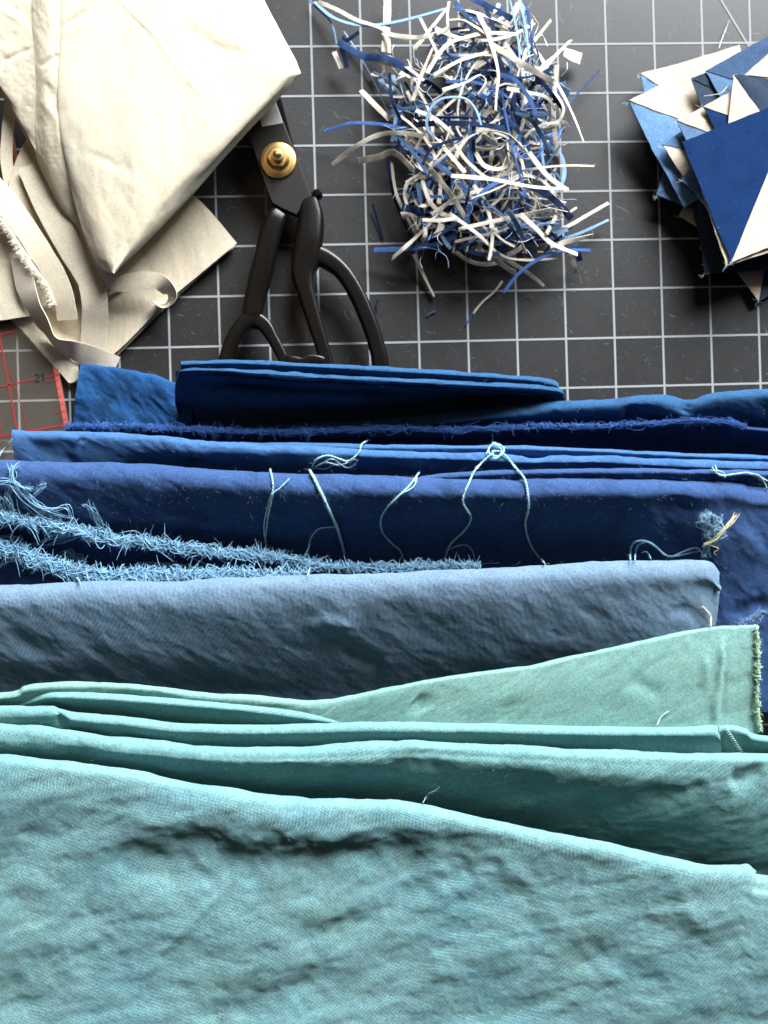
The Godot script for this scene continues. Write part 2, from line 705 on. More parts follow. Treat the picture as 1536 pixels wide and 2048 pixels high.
func strip(s: Shape, a: Vector3, b: Vector3, c: Vector3, d: Vector3) -> void:
	var f := s.v.size()
	for q in [a, b, c, d]:
		s.v.append(q); s.n.append(Vector3.UP); s.uv.append(Vector2(q.x, q.z) * 10.0); s.c.append(Color.WHITE)
	if (b - a).cross(c - a).y < 0.0:
		s.quad(f, f + 1, f + 2, f + 3)
	else:
		s.quad(f, f + 3, f + 2, f + 1)

# flat plate with chamfered rim from a pixel outline at height h (top), thickness t mm
func plate(outline: Array, h: float, t: float, bevel := 0.5) -> ArrayMesh:
	var poly := PackedVector2Array()
	for p in outline:
		var w := at(p[0], p[1], h)
		poly.append(Vector2(w.x, w.z))
	if Geometry2D.is_polygon_clockwise(poly):
		poly.reverse()
	var inner := Geometry2D.offset_polygon(poly, -bevel * 0.001)
	var s := Shape.new()
	var top: PackedVector2Array = inner[0] if inner.size() > 0 else poly
	var tri := Geometry2D.triangulate_polygon(top)
	var y1 := h * 0.001
	var y0 := (h - t) * 0.001
	for p in top:
		s.v.append(Vector3(p.x, y1, p.y)); s.n.append(Vector3.UP); s.uv.append(p * 10.0); s.c.append(Color.WHITE)
	for k in range(0, tri.size(), 3):
		var a := s.v[tri[k]]
		var b := s.v[tri[k + 1]]
		var c := s.v[tri[k + 2]]
		if (b - a).cross(c - a).y < 0.0:
			s.idx.append_array([tri[k], tri[k + 1], tri[k + 2]])
		else:
			s.idx.append_array([tri[k], tri[k + 2], tri[k + 1]])
	var m := poly.size()
	for k in m:
		var p := poly[k]
		var q := poly[(k + 1) % m]
		var e := (q - p).normalized()
		var o := Vector2(e.y, -e.x)
		var mid := (p + q) * 0.5
		if Geometry2D.is_point_in_polygon(mid + o * 0.0003, poly):
			o = -o
		var ip := p - o * bevel * 0.001
		var iq := q - o * bevel * 0.001
		var yb := y1 - bevel * 0.001
		var f := s.v.size()
		var nb := Vector3(o.x, 1.0, o.y).normalized()
		var ns := Vector3(o.x, 0, o.y)
		for z in [[ip, y1, nb], [iq, y1, nb], [q, yb, nb], [p, yb, nb], [p, yb, ns], [q, yb, ns], [q, y0, ns], [p, y0, ns]]:
			s.v.append(Vector3(z[0].x, z[1], z[0].y)); s.n.append(z[2]); s.uv.append(z[0] * 10.0); s.c.append(Color.WHITE)
		for b in [f, f + 4]:
			var fn := (s.v[b + 2] - s.v[b]).cross(s.v[b + 1] - s.v[b])
			if fn.dot(s.n[b]) > 0.0:
				s.quad(b, b + 1, b + 2, b + 3)
			else:
				s.quad(b, b + 3, b + 2, b + 1)
	return s.mesh()

func lathe(centre: Vector3, prof: Array, sides: int, hex_from := 99.0, hex_to := -99.0) -> ArrayMesh:
	var s := Shape.new()
	for k in prof.size() - 1:
		var a: Array = prof[k]
		var b: Array = prof[k + 1]
		var f := s.v.size()
		for i in sides + 1:
			var t := TAU * i / sides
			var d := Vector3(cos(t), 0, sin(t))
			var sl := Vector2(b[0] - a[0], b[1] - a[1]).normalized()
			var nn := (d * sl.y * -1.0 + Vector3.UP * sl.x)
			nn = -nn if (nn.dot(d) < 0.0 and absf(sl.y) > 0.1) or (absf(sl.y) <= 0.1 and nn.y < 0.0) else nn
			for q in [a, b]:
				var rad: float = q[0]
				if q[1] >= hex_from and q[1] <= hex_to:
					var seg := fposmod(t, TAU / 6.0) - TAU / 12.0
					rad = rad * cos(TAU / 12.0) / cos(seg)
				s.v.append(centre + (d * rad + Vector3.UP * q[1]) * 0.001)
				s.n.append(nn.normalized()); s.uv.append(Vector2(t, q[1])); s.c.append(Color.WHITE)
		for i in sides:
			var p := f + i * 2
			var fn := (s.v[p + 3] - s.v[p]).cross(s.v[p + 1] - s.v[p])
			if fn.length() < 1e-14:
				fn = (s.v[p + 2] - s.v[p]).cross(s.v[p + 3] - s.v[p])
			if fn.dot(s.n[p]) > 0.0:
				s.quad(p, p + 1, p + 3, p + 2)
			else:
				s.quad(p, p + 2, p + 3, p + 1)
	return s.mesh()

# bar with per-point radius in px through [px, py, h, r px]
func bar(list: Array, n: int, flat: float, sides := 24) -> ArrayMesh:
	var q := []
	for a in list:
		q.append([a[0], a[1], a[2]])
	var p := resample(v3(q), n)
	# radius by nearest along the control points
	var acc := [0.0]
	for i in range(1, list.size()):
		acc.append(acc[i - 1] + Vector2(list[i][0] - list[i - 1][0], list[i][1] - list[i - 1][1]).length())
	var w := PackedVector3Array()
	var r := PackedFloat32Array()
	for i in p.size():
		var d: float = acc[acc.size() - 1] * i / n
		var k := 0
		while k < acc.size() - 2 and acc[k + 1] < d:
			k += 1
		var t: float = (d - acc[k]) / maxf(acc[k + 1] - acc[k], 1e-6)
		t = clampf(t, 0.0, 1.0)
		t = t * t * (3.0 - 2.0 * t)
		r.append(lerpf(list[k][3], list[k + 1][3], t) / 3350.0)
		w.append(atv(p[i]))
	var s := Shape.new()
	s.tube(w, r, sides, flat, Color.WHITE, 0.6)
	return s.mesh()

# ---------------------------------------------------------------- ruler
func make_ruler() -> void:
	var t := thing("acrylic_ruler", "clear acrylic ruler with red lines half under the cream muslin", "ruler")
	put(plate([[22, 260], [137, 850], [168, 1010], [-260, 1090], [-400, 345]], 3.0, 2.8, 0.25), "slab", M.acrylic, t)
	put(plate([[17, 262], [25, 260], [138, 849], [128, 851]], 3.14, 0.1, 0.01), "frosted_edge", M.frost, t)
	var s := Shape.new()
	var segs := [[-60, 683, 34, 661, 6.0], [-60, 786, 70, 758, 5.0], [90, 754, 118, 750, 4.5], [-60, 884, 137, 848, 6.5], [-22, 560, 34, 860, 6.0], [-45, 560, 2, 860, 2.5], [20, 740, 58, 862, 2.5], [-40, 874, 24, 868, 4.0]]
	for k in 12:
		var f := k / 11.0
		var ex := 96.0 + 40.0 * f
		var ey := 668.0 + 170.0 * f
		var l := 18.0 if k % 4 == 2 else 11.0
		segs.append([ex - l - 4.0, ey + 3.0, ex - 2.0, ey, 2.6 if k % 4 == 2 else 1.8])
	for g in segs:
		var a := at(g[0], g[1], 3.2)
		var b := at(g[2], g[3], 3.2)
		var o: Vector3 = (b - a).cross(Vector3.UP).normalized() * (g[4] / 2.0 / 6600.0)
		strip(s, a + o, b + o, b - o, a - o)
	put(s.mesh(), "printed_lines", M.red, t)
	var tm := TextMesh.new()
	tm.text = "21"
	tm.font_size = 16
	tm.pixel_size = 0.00032
	tm.depth = 0.00005
	var f := SystemFont.new()
	f.font_names = PackedStringArray(["Droid Sans"])
	tm.font = f
	var o := put(tm, "numeral", M.ink, t)
	o.position = at(80, 756, 3.3)
	o.rotation = Vector3(-PI / 2.0, 0, 0.1)
	put(lathe(at(8, 893, 3.05), [[2.6, 0.0], [3.2, 0.12], [3.4, 0.0]], 32), "hanging_hole", M.acrylic, t)

# ---------------------------------------------------------------- shears
func make_shears() -> void:
	var t := thing("fabric_shears", "black iron fabric shears with a brass pivot screw lying on the mat", "scissors")
	var b := put(plate([[470, 120], [520, 120], [549, 197], [590, 303], [623, 392], [604, 417], [593, 431], [566, 419], [543, 406], [532, 378], [495, 266]], 13.0, 3.2, 0.6), "blade", M.blade, t)
	put(plate([[500, 110], [517, 108], [549, 196], [566, 246], [524, 253], [516, 225]], 13.35, 0.4, 0.15), "ground_edge", M.steel, b)
	b = put(plate([[505, 120], [545, 130], [590, 300], [624, 398], [646, 461], [640, 492], [600, 470], [596, 425], [545, 330]], 9.6, 3.6, 0.6), "blade", M.iron, t)
	b.set_meta("label", "lower blade mostly hidden under the upper one")
	var sc := put(lathe(at(557, 321, 13.0), [[9.0, 0.0], [9.0, 0.5], [8.6, 1.1], [7.2, 1.5], [5.6, 1.7], [5.6, 1.75], [5.5, 3.9], [4.9, 4.4], [3.2, 4.5], [3.2, 4.6], [3.1, 6.0], [2.9, 6.0], [2.8, 7.2], [2.2, 7.3], [1.6, 8.2], [0.8, 8.9], [0.0, 9.0]], 40, 1.74, 4.6), "pivot_screw", M.brass, t)
	sc.set_meta("label", "brass pivot nut on a round washer")
	put(bar([[622, 398, 9, 5], [630, 393, 10, 8], [636, 389, 11, 9], [641, 386, 11, 7]], 8, 1.0, 9), "stop_stud", M.iron, t)
	var h1 := put(bar([[558, 430, 10, 15], [551, 441, 11, 17], [538, 480, 11.5, 18], [524, 540, 11.5, 19], [511, 595, 11, 18], [504, 632, 11, 17], [500, 650, 10, 12]], 34, 0.75), "handle", M.iron, t)
	put(bar([[512, 640, 11, 15], [497, 641, 11, 15], [478, 660, 11, 13], [461, 690, 11, 12], [452, 725, 11, 12], [456, 752, 11, 12], [485, 764, 11, 12], [525, 764, 11, 12], [558, 760, 11, 12], [572, 740, 11, 10], [566, 716, 11, 9], [547, 680, 11, 10], [530, 652, 11, 12], [512, 640, 11, 14]], 70, 0.8), "finger_loop", M.iron, h1)
	var h2 := put(bar([[617, 402, 9, 18], [622, 440, 10, 22], [618, 480, 11, 24], [612, 520, 11, 24], [606, 548, 11, 20], [612, 585, 11, 15], [628, 640, 11, 13], [645, 695, 11, 12], [656, 735, 11, 12], [668, 768, 11, 11]], 50, 0.75), "handle", M.iron, t)
	put(bar([[612, 500, 11, 12], [630, 510, 11, 17], [652, 519, 11, 16], [683, 542, 11, 14], [710, 582, 11, 14], [733, 632, 11, 14], [750, 680, 11, 14], [761, 725, 11, 14], [760, 752, 11, 14], [740, 768, 11, 13], [705, 772, 11, 12], [668, 768, 11, 11]], 60, 0.8), "finger_loop", M.iron, h2)
	put(bar([[572, 718, 11, 8], [585, 722, 12, 9], [605, 724, 12, 8], [622, 720, 12, 10], [640, 722, 12, 9], [650, 726, 11, 8]], 20, 0.9), "thumb_stop", M.iron, h2)

# ---------------------------------------------------------------- cream muslin
func band(pts: Array, width_px: float, rolls: Array, n: int, taper := false) -> ArrayMesh:
	var p := resample(v3(pts), n)
	var w := PackedVector3Array()
	var ww := PackedFloat32Array()
	var rr := PackedFloat32Array()
	for i in p.size():
		w.append(atv(p[i]))
		var f := float(i) / n * (rolls.size() - 1)
		var k := mini(int(f), rolls.size() - 2)
		var t := f - k
		t = t * t * (3.0 - 2.0 * t)
		rr.append(lerpf(rolls[k], rolls[k + 1], t))
		ww.append(width_px / 4050.0 * (0.97 + 0.05 * n_fine.get_noise_1d(i * 5.0)))
	var s := Shape.new()
	s.ribbon(w, ww, 0.0004, rr, Color.WHITE)
	for k in s.uv.size():
		s.uv[k] = s.uv[k] / 0.1408
	return s.mesh()

func make_muslin() -> void:
	var g := "pieces of cream muslin heaped at the upper left"
	# large flat layer underneath, with its right and bottom corners showing
	var t := thing("muslin_piece", "cream muslin square lying lowest, its corners pointing at the shears and the ruler", "fabric", g)
	put(cloth([[[-60, 520, 4], [60, 440, 7], [250, 300, 9], [385, 388, 8], [474, 486, 5.5]], [[-20, 590, 4], [80, 560, 6], [200, 500, 8], [330, 500, 8], [412, 538, 5.5]], [[30, 645, 3.5], [100, 650, 5], [180, 640, 6], [260, 628, 6], [330, 607, 5.2]], [[84, 705, 3], [130, 712, 4], [175, 706, 4.4], [215, 700, 4.6], [245, 693, 4.6]], [[138, 766, 3], [148, 764, 3.2], [158, 757, 3.4], [172, 748, 3.6], [188, 737, 3.8]]], {"nu": 120, "nv": 100, "th": 0.5, "big": 0.8, "mid": 0.3, "fine": 0.05, "seed": 1.0, "dye": 0.03}), "upper_layer", M.cream, t)
	put(cloth([[[-60, 530, 2], [60, 450, 3], [250, 320, 4], [389, 396, 3.6], [470, 492, 2.6]], [[-20, 592, 2], [80, 570, 3], [200, 510, 4], [330, 508, 4], [410, 545, 2.6]], [[30, 650, 1.6], [100, 655, 2.6], [180, 645, 3], [262, 636, 3], [335, 612, 2.4]], [[84, 708, 1.4], [130, 716, 2], [175, 711, 2.2], [220, 706, 2.3], [255, 691, 2.3]], [[142, 768, 1.3], [152, 766, 1.5], [172, 756, 1.6], [200, 744, 1.8], [226, 722, 1.8]]], {"nu": 100, "nv": 80, "th": 0.5, "big": 0.5, "mid": 0.2, "seed": 2.0, "dye": 0.03}), "lower_layer", M.cream, t)
	# flap at the far left
	t = thing("muslin_piece", "cream muslin flap at the left picture edge above the ruler", "fabric", g)
	put(cloth([[[-60, 360, 9], [20, 370, 11], [60, 420, 12], [100, 470, 12]], [[-60, 500, 8], [0, 490, 9], [70, 510, 10], [130, 560, 10]], [[-60, 645, 6], [0, 641, 6.5], [40, 635, 7], [72, 630, 7.5]]], {"nu": 70, "nv": 70, "th": 0.5, "big": 0.8, "mid": 0.3, "fine": 0.05, "seed": 3.0, "dye": 0.03}), "sheet", M.cream, t)
	# tilted inner sheets that show between the strips
	t = thing("muslin_piece", "cream muslin sheet with a slanting cut edge between the strips and the big fold", "fabric", g)
	put(cloth([[[18, 358, 13], [52, 280, 15], [110, 230, 16], [180, 200, 17]], [[20, 400, 13], [70, 370, 14], [130, 400, 15], [200, 380, 16]], [[40, 470, 11], [90, 500, 11.5], [170, 520, 12], [260, 460, 13]], [[90, 560, 9], [140, 590, 9], [200, 600, 9.5], [300, 540, 10]]], {"nu": 90, "nv": 90, "th": 0.5, "big": 0.9, "mid": 0.4, "fine": 0.05, "seed": 4.0, "dye": 0.03}), "sheet", M.cream, t)
	# panels left of the big fold
	t = thing("muslin_piece", "creased cream muslin panel in the upper left corner with a slanting lower edge", "fabric", g)
	put(cloth([[[-80, -60, 24], [20, -60, 26], [75, -60, 27]], [[-80, 60, 23], [20, 60, 25], [76, 60, 27]], [[-60, 100, 22], [25, 180, 24], [78, 170, 26]], [[-20, 128, 20], [32, 225, 22], [72, 235, 24]], [[-6, 150, 18], [40, 246, 20], [72, 302, 22]]], {"nu": 110, "nv": 140, "th": 0.5, "big": 1.2, "mid": 0.5, "fine": 0.06, "seed": 5.0, "dye": 0.03, "creases": [[5.0, -0.7, [-10, 132], [40, 108], [72, 92]], [8.0, 0.35, [0, 10], [60, 60]]]}), "sheet", M.cream, t)
	put(cloth([[[-40, 118, 18], [0, 164, 18], [20, 205, 18]], [[-10, 160, 17], [8, 195, 17], [30, 225, 17.5]], [[10, 190, 17], [48, 262, 18], [72, 312, 19]]], {"nu": 50, "nv": 40, "th": 0.5, "big": 0.4, "mid": 0.2, "seed": 6.0, "dye": 0.03}), "turned_hem", M.cream, t)
	t = thing("muslin_piece", "narrow gathered cream muslin panel tucked against the left of the big fold", "fabric", g)
	put(cloth([[[66, -60, 27], [95, -60, 31], [150, -60, 31]], [[66, 60, 27], [95, 60, 30], [150, 60, 30]], [[74, 180, 26], [100, 190, 29], [150, 190, 29]], [[70, 250, 24], [96, 270, 27], [150, 270, 28]], [[70, 310, 20], [100, 340, 23], [160, 350, 25]], [[108, 385, 16], [130, 420, 18], [190, 430, 20]], [[158, 450, 13], [180, 480, 14], [230, 500, 15]], [[205, 530, 11], [215, 545, 12], [240, 550, 12]]], {"nu": 60, "nv": 240, "th": 0.5, "big": 1.0, "mid": 0.6, "fine": 0.06, "seed": 7.0, "slant": 1.2, "dye": 0.03, "creases": [[6.0, -0.9, [76, 136], [100, 120], [124, 108]], [8.0, 0.5, [80, 190], [112, 240], [118, 300]], [7.0, -0.6, [90, 160], [118, 210]]]}), "sheet", M.cream, t)
	# the big folded piece
	t = thing("muslin_bundle", "large folded cream muslin bundle, the topmost of the cream cloth, covering the shears' blades", "fabric", g)
	put(cloth([[[219, 544, 22], [190, 520, 22], [156, 430, 23], [124, 300, 25], [117, 190, 27], [124, 60, 28], [126, -70, 29]], [[222, 544, 25], [205, 505, 26], [175, 400, 27.5], [140, 290, 29], [130, 190, 30.5], [134, 60, 31], [136, -70, 32]], [[225, 545, 27], [240, 480, 29], [260, 380, 31.5], [270, 280, 33], [280, 180, 33.5], [300, 60, 34], [310, -70, 34]], [[227, 546, 27.5], [290, 440, 30], [370, 330, 32.5], [430, 240, 33.5], [450, 160, 34], [440, 50, 34], [420, -70, 34]], [[228, 547, 27], [335, 410, 29], [455, 285, 31.5], [548, 170, 32.5], [555, 125, 33], [520, 40, 33], [475, -70, 33]], [[228, 548, 25], [360, 404, 26], [480, 268, 27.5], [578, 166, 28], [585, 128, 28.5], [530, 20, 29], [487, -70, 29]], [[227, 548, 22.5], [372, 402, 22.5], [490, 270, 23], [588, 163, 24], [597, 132, 24.5], [538, 22, 25], [493, -70, 26]], [[226, 546, 19.5], [365, 402, 18.5], [478, 276, 18], [572, 166, 19], [582, 132, 20], [524, 22, 22], [480, -70, 22]], [[222, 540, 18], [330, 400, 16], [440, 280, 17], [520, 170, 18], [530, 120, 19], [480, 20, 20], [440, -70, 20]]], {"nu": 190, "nv": 190, "th": 0.0, "big": 1.4, "mid": 0.4, "fine": 0.06, "seed": 8.0, "uvrot": 0.6, "slant": 0.3, "dye": 0.03, "creases": [[5.0, 0.42, [200, -40], [300, 60], [350, 130], [390, 175], [470, 245]], [5.0, -0.5, [110, 66], [160, 28], [220, -15]], [16.0, -0.8, [340, 30], [420, 85], [520, 130]], [10.0, -0.4, [150, 300], [260, 340], [330, 330]]]}), "fold", M.cream, t)
	# loose strips
	g = "torn cream muslin strips on the heap"
	t = thing("muslin_strip", "short cream muslin strip hanging down at the left edge over the ruler", "fabric strip", g)
	put(band([[26, 170, 16], [20, 215, 15], [15, 270, 14], [13, 320, 13], [22, 370, 12]], 24.0, [0.1, 0.0, -0.1], 30), "strip", M.cream, t)
	t = thing("muslin_strip", "frayed cream muslin strip crossing from the left edge to the ruler's corner", "fabric strip", g)
	put(band([[-40, 345, 15], [10, 400, 15], [50, 455, 14.5], [85, 510, 14], [112, 555, 13], [128, 600, 12], [135, 640, 10]], 46.0, [0.0, -0.1, 0.1, 0.3], 50), "strip", M.cream, t)
	var fr := Shape.new()
	var edge := resample(v3([[-40, 372, 15], [0, 425, 15.5], [34, 480, 15], [66, 530, 14.5], [95, 570, 13.5], [112, 610, 12]]), 420)
	for p in edge:
		var q := atv(p)
		for k in 2:
			var tp := PackedVector3Array()
			var l := rng.randf_range(0.0015, 0.0045)
			var d := Vector3(-0.75 + rng.randfn() * 0.35, 0.15 + rng.randfn() * 0.25, 0.55 + rng.randfn() * 0.35).normalized()
			var cu := Vector3(rng.randfn(), rng.randfn() * 0.5, rng.randfn()) * 0.0010
			for e in 5:
				var f := e / 4.0
				tp.append(q + d * l * (f - 0.15) + cu * f * f)
			fr.tube(tp, PackedFloat32Array([0.00013, 0.00012, 0.00011, 0.0001, 0.00006]), 3)
	var o := put(fr.mesh(), "frayed_edge", M.cream_yarn, t)
	o.set_meta("kind", "stuff")
	t = thing("muslin_strip", "sheer cream muslin strip twisting down to the blue cloth's corner", "fabric strip", g)
	put(band([[40, 500, 13], [48, 560, 12.5], [68, 615, 12], [92, 655, 11], [112, 685, 9], [150, 702, 7.5], [190, 715, 6.5], [232, 734, 6]], 44.0, [0.2, 0.3, 0.7, 1.1, 0.4, 0.1], 60), "strip", M.gauze, t)
	t = thing("muslin_strip", "wide cream muslin strip running down the middle of the lowest square", "fabric strip", g)
	put(band([[60, 330, 16], [85, 390, 16], [115, 450, 15.5], [150, 510, 15], [180, 560, 14.5], [190, 610, 13], [188, 660, 9], [186, 712, 6]], 52.0, [0.0, 0.0, 0.1, -0.1, 0.0], 60), "strip", M.cream, t)
	t = thing("muslin_strip", "curling cream muslin strip looping below the big fold's point", "fabric strip", g)
	put(band([[150, 400, 15], [160, 450, 15], [172, 500, 15], [200, 545, 15], [240, 567, 15], [285, 560, 15.5], [320, 565, 15], [342, 590, 12], [330, 610, 8.5], [312, 603, 7.5]], 34.0, [1.2, 1.0, 0.7, 0.5, 0.2, 0.2, 0.6, 1.2], 70), "strip", M.cream, t)

# ---------------------------------------------------------------- patchwork squares
func make_squares() -> void:
	var g := "half square triangle patches stacked at the right"
	var cr := Color(0.875, 0.82, 0.735)
	var nv := Color(0.05, 0.20, 0.40)
	var sky := Color(0.47, 0.63, 0.81)
	var mid := Color(0.39, 0.52, 0.66)
	var sl := Color(0.24, 0.30, 0.38)
	var dn := Color(0.29, 0.39, 0.53)
	var mats := {}
	for c in [cr, nv, sky, mid, sl, dn]:
		mats[c] = fabric(c, 0.8 if c == cr else 1.0)
	# corner px, angle, side px, height, colour right of the seam, colour left of the seam, label
	var list := [
		[1513, 606, 32, 250, 2.0, sl, cr, "lowest patch, a cream and slate corner poking out at the bottom of the stack", 2.5],
		[1356, 433, -28, 240, 3.6, cr, cr, "patch with a small cream corner below the pale blue corner", 1.0],
		[1277, 152, -72, 218, 5.2, sky, cr, "cream and pale blue patch sticking out farthest at the top left", 3.0],
		[1310, 392, -18, 240, 7.0, mid, mid, "patch with a dusty blue corner pointing left over the mat", 2.0],
		[1403, 498, 12, 240, 8.8, sl, sl, "slate patch showing as a narrow strip left of the stack", 0.5],
		[1408, 548, 4, 250, 10.4, sl, sl, "large slate patch with a square corner at the lower left", 0.3],
		[1255, 206, -61, 240, 12.0, sky, cr, "cream and sky blue patch with its point farthest left", 3.0],
		[1322, 293, -53, 240, 13.6, cr, mid, "patch showing a cream corner over the sky blue patch", 2.5],
		[1360, 362, -38, 230, 14.8, sky, sky, "patch showing a pale blue corner beside the navy patch's left edge", 1.5],
		[1381, 158, -68, 240, 15.8, sl, sl, "slate patch whose corner lies on the cream half of the sky blue one", 1.0],
		[1410, 143, -60, 240, 16.6, mid, dn, "denim blue patch reaching to the upper right picture edge", 1.0],
		[1351, 243, -62, 245, 17.4, mid, cr, "cream and grey blue patch just behind the top navy patch", 1.5],
		[1404, 216, -60, 240, 18.2, nv, cr, "patch with a cream strip over navy above the top patch", 1.5],
		[1488, 152, -47, 240, 18.9, sl, cr, "patch with a cream triangle at the right picture edge", 1.0],
		[1466, 151, -96, 240, 19.7, cr, sl, "cream and slate patch standing point up behind the top patch", 1.5],
		[1452, 532, 18, 240, 20.4, cr, cr, "patch with a cream tip under the top patch's lowest corner", 0.2],
		[1462, 525, 22.3, 264, 21.4, cr, nv, "topmost patch, half deep navy and half cream", 0.6],
	]
	var k := 0
	for a in list:
		k += 1
		var t := thing("patchwork_square", a[7], "patch", g)
		var s: float = a[3]
		var an := deg_to_rad(a[2])
		var d1 := Vector2(cos(an), -sin(an)) * s
		var d2 := Vector2(cos(an + PI / 2.0), -sin(an + PI / 2.0)) * s
		var c0 := Vector2(a[0], a[1])
		var w0 := at(a[0], a[1], a[4])
		var side: float = s * (CAM_H * 1000.0 - a[4]) / FOCAL
		var ax1 := Vector3(cos(an), 0, -sin(an))
		var ax2 := Vector3(cos(an + PI / 2.0), 0, -sin(an + PI / 2.0))
		for half in 2:
			var sh := Shape.new()
			var n := 18
			# triangle c0, c0+d1, c0+d1+d2 or c0, c0+d1+d2, c0+d2
			var f1 := Vector2(side, 0) if half == 0 else Vector2(side, side)
			var f2 := Vector2(side, side) if half == 0 else Vector2(0, side)
			var grid := []
			for j in n + 1:
				var row := []
				for i in n + 1 - j:
					# the patch is laid out in its own millimetres, then turned and set on the stack
					var m := f1 * (float(i) / n) + f2 * (float(j) / n)
					var f := m.length() / side
					# distance from the seam line, for the ridge of the seam allowance
					var sd := absf(m.x - m.y) * 0.7071
					var h: float = a[4] + a[8] * pow(maxf(0.0, 1.0 - f * 1.9), 2.0) - 0.28 * exp(-sd * sd) + (0.28 if sd < 6.3 and half == 1 else 0.0)
					h += 0.8 * n_big.get_noise_2d(m.x * 5.0 + k * 77.0, m.y * 5.0)
					var edge_n := 0.3 * n_fine.get_noise_2d(m.x * 8.0 + k * 50.0, m.y * 8.0)
					var q := m
					if i == 0 or j == 0 or i + j == n:
						q += Vector2(edge_n, edge_n)
					row.append(sh.v.size())
					sh.v.append(w0 + (ax1 * q.x + ax2 * q.y) * 0.001 + Vector3(0, (h - a[4]) * 0.001, 0))
					sh.uv.append(m * 0.001 / 0.1408 + Vector2(k * 0.37, k * 0.21))
					sh.n.append(Vector3.UP)
					var dy := 1.0 + 0.25 * n_dye.get_noise_2d(m.x * 1.6 + k * 90.0, m.y * 1.6)
					sh.c.append(Color(dy, dy, dy))
				grid.append(row)
			var top := sh.v.size()
			for j in n:
				for i in n - j:
					for q in ([[grid[j][i], grid[j][i + 1], grid[j + 1][i]]] + ([[grid[j][i + 1], grid[j + 1][i + 1], grid[j + 1][i]]] if i < n - j - 1 else [])):
						var va := sh.v[q[0]]
						var fn := (sh.v[q[2]] - va).cross(sh.v[q[1]] - va)
						var tri: Array = q if fn.y > 0.0 else [q[0], q[2], q[1]]
						sh.idx.append_array(tri)
						for e in tri:
							sh.n[e] += fn.normalized() * signf(fn.y) * 1.0
			for e in top:
				sh.n[e] = sh.n[e].normalized()
			# underside and rim
			for e in top:
				sh.v.append(sh.v[e] - Vector3(0, 0.00045, 0)); sh.n.append(-sh.n[e]); sh.uv.append(sh.uv[e]); sh.c.append(sh.c[e])
			var ni := sh.idx.size()
			for e in range(0, ni, 3):
				sh.idx.append_array([sh.idx[e] + top, sh.idx[e + 2] + top, sh.idx[e + 1] + top])
			var ring := []
			for i in n + 1:
				ring.append(grid[0][i])
			for j in range(1, n + 1):
				ring.append(grid[j][n - j])
			for j in range(n - 1, 0, -1):
				ring.append(grid[j][0])
			var mid_p := (sh.v[ring[0]] + sh.v[ring[n]] + sh.v[ring[2 * n]]) / 3.0
			for e in ring.size():
				var p: int = ring[e]
				var q: int = ring[(e + 1) % ring.size()]
				var f := sh.v.size()
				var o := (sh.v[q] - sh.v[p]).cross(Vector3.UP).normalized()
				if o.dot(sh.v[p] - mid_p) < 0.0:
					o = -o
				for z in [sh.v[p], sh.v[q], sh.v[q + top], sh.v[p + top]]:
					sh.v.append(z); sh.n.append(o); sh.uv.append(sh.uv[p]); sh.c.append(sh.c[p])
				if (sh.v[f + 2] - sh.v[f]).cross(sh.v[f + 1] - sh.v[f]).dot(o) > 0.0:
					sh.quad(f, f + 1, f + 2, f + 3)
				else:
					sh.quad(f, f + 3, f + 2, f + 1)
			var c: Color = a[5] if half == 0 else a[6]
			var pc := put(sh.mesh(), "triangle", mats[c], t)
			if a[5] != a[6]:
				pc.set_meta("label", "cream half of the patch" if c == cr else "blue half of the patch")
		# loose threads at the corner
		var th := Shape.new()
		for e in 5:
			hair(th, at(c0.x + rng.randfn() * 2.0, c0.y + rng.randfn() * 2.0, a[4] + a[8] + 0.2), rng.randf_range(0.001, 0.0025), 0.00009, Color(1, 1, 1))
		for e in 16:
			var f := rng.randf()
			var p := c0 + (d1 if rng.randf() < 0.5 else d2) * f
			hair(th, at(p.x, p.y, a[4] + 0.1), rng.randf_range(0.0005, 0.0014), 0.00005, Color(1, 1, 1))
		var ob := put(th.mesh(), "corner_threads", M.yarn_pale if k % 3 else M.cream_yarn, t)
		ob.set_meta("kind", "stuff")
	# the long loose thread above the stack
	var th := Shape.new()
	yarn(th, world_path([[1458, 40, 1], [1452, 58, 1.5], [1445, 75, 3], [1438, 96, 7]], 20), 0.00016, 2, 0.0009, Color.WHITE, 0.4)
	var o := put(th.mesh(), "loose_thread", M.cream_yarn)
	tag(o, "single cream thread rising from the patch stack toward the top edge", "thread")
	th = Shape.new()
	yarn(th, world_path([[1455, 172, 22], [1442, 186, 22], [1424, 190, 21.5], [1408, 192, 21]], 18), 0.00022, 2, 0.0012, Color.WHITE, 0.4)
	o = put(th.mesh(), "loose_thread", M.cream_yarn)
	tag(o, "short cream thread lying across the patches behind the navy one", "thread")

func world_path(list: Array, n: int) -> PackedVector3Array:
	var p := resample(v3(list), n)
	var o := PackedVector3Array()
	for q in p:
		o.append(atv(q))
	return o

# ---------------------------------------------------------------- trimmings
func dome(px: float, py: float) -> float:
	var e := pow((px - 965.0) / 235.0, 2.0) + pow((py - 300.0) / 300.0, 2.0)
	return 4.0 + 22.0 * pow(maxf(0.0, 1.0 - e), 0.6)

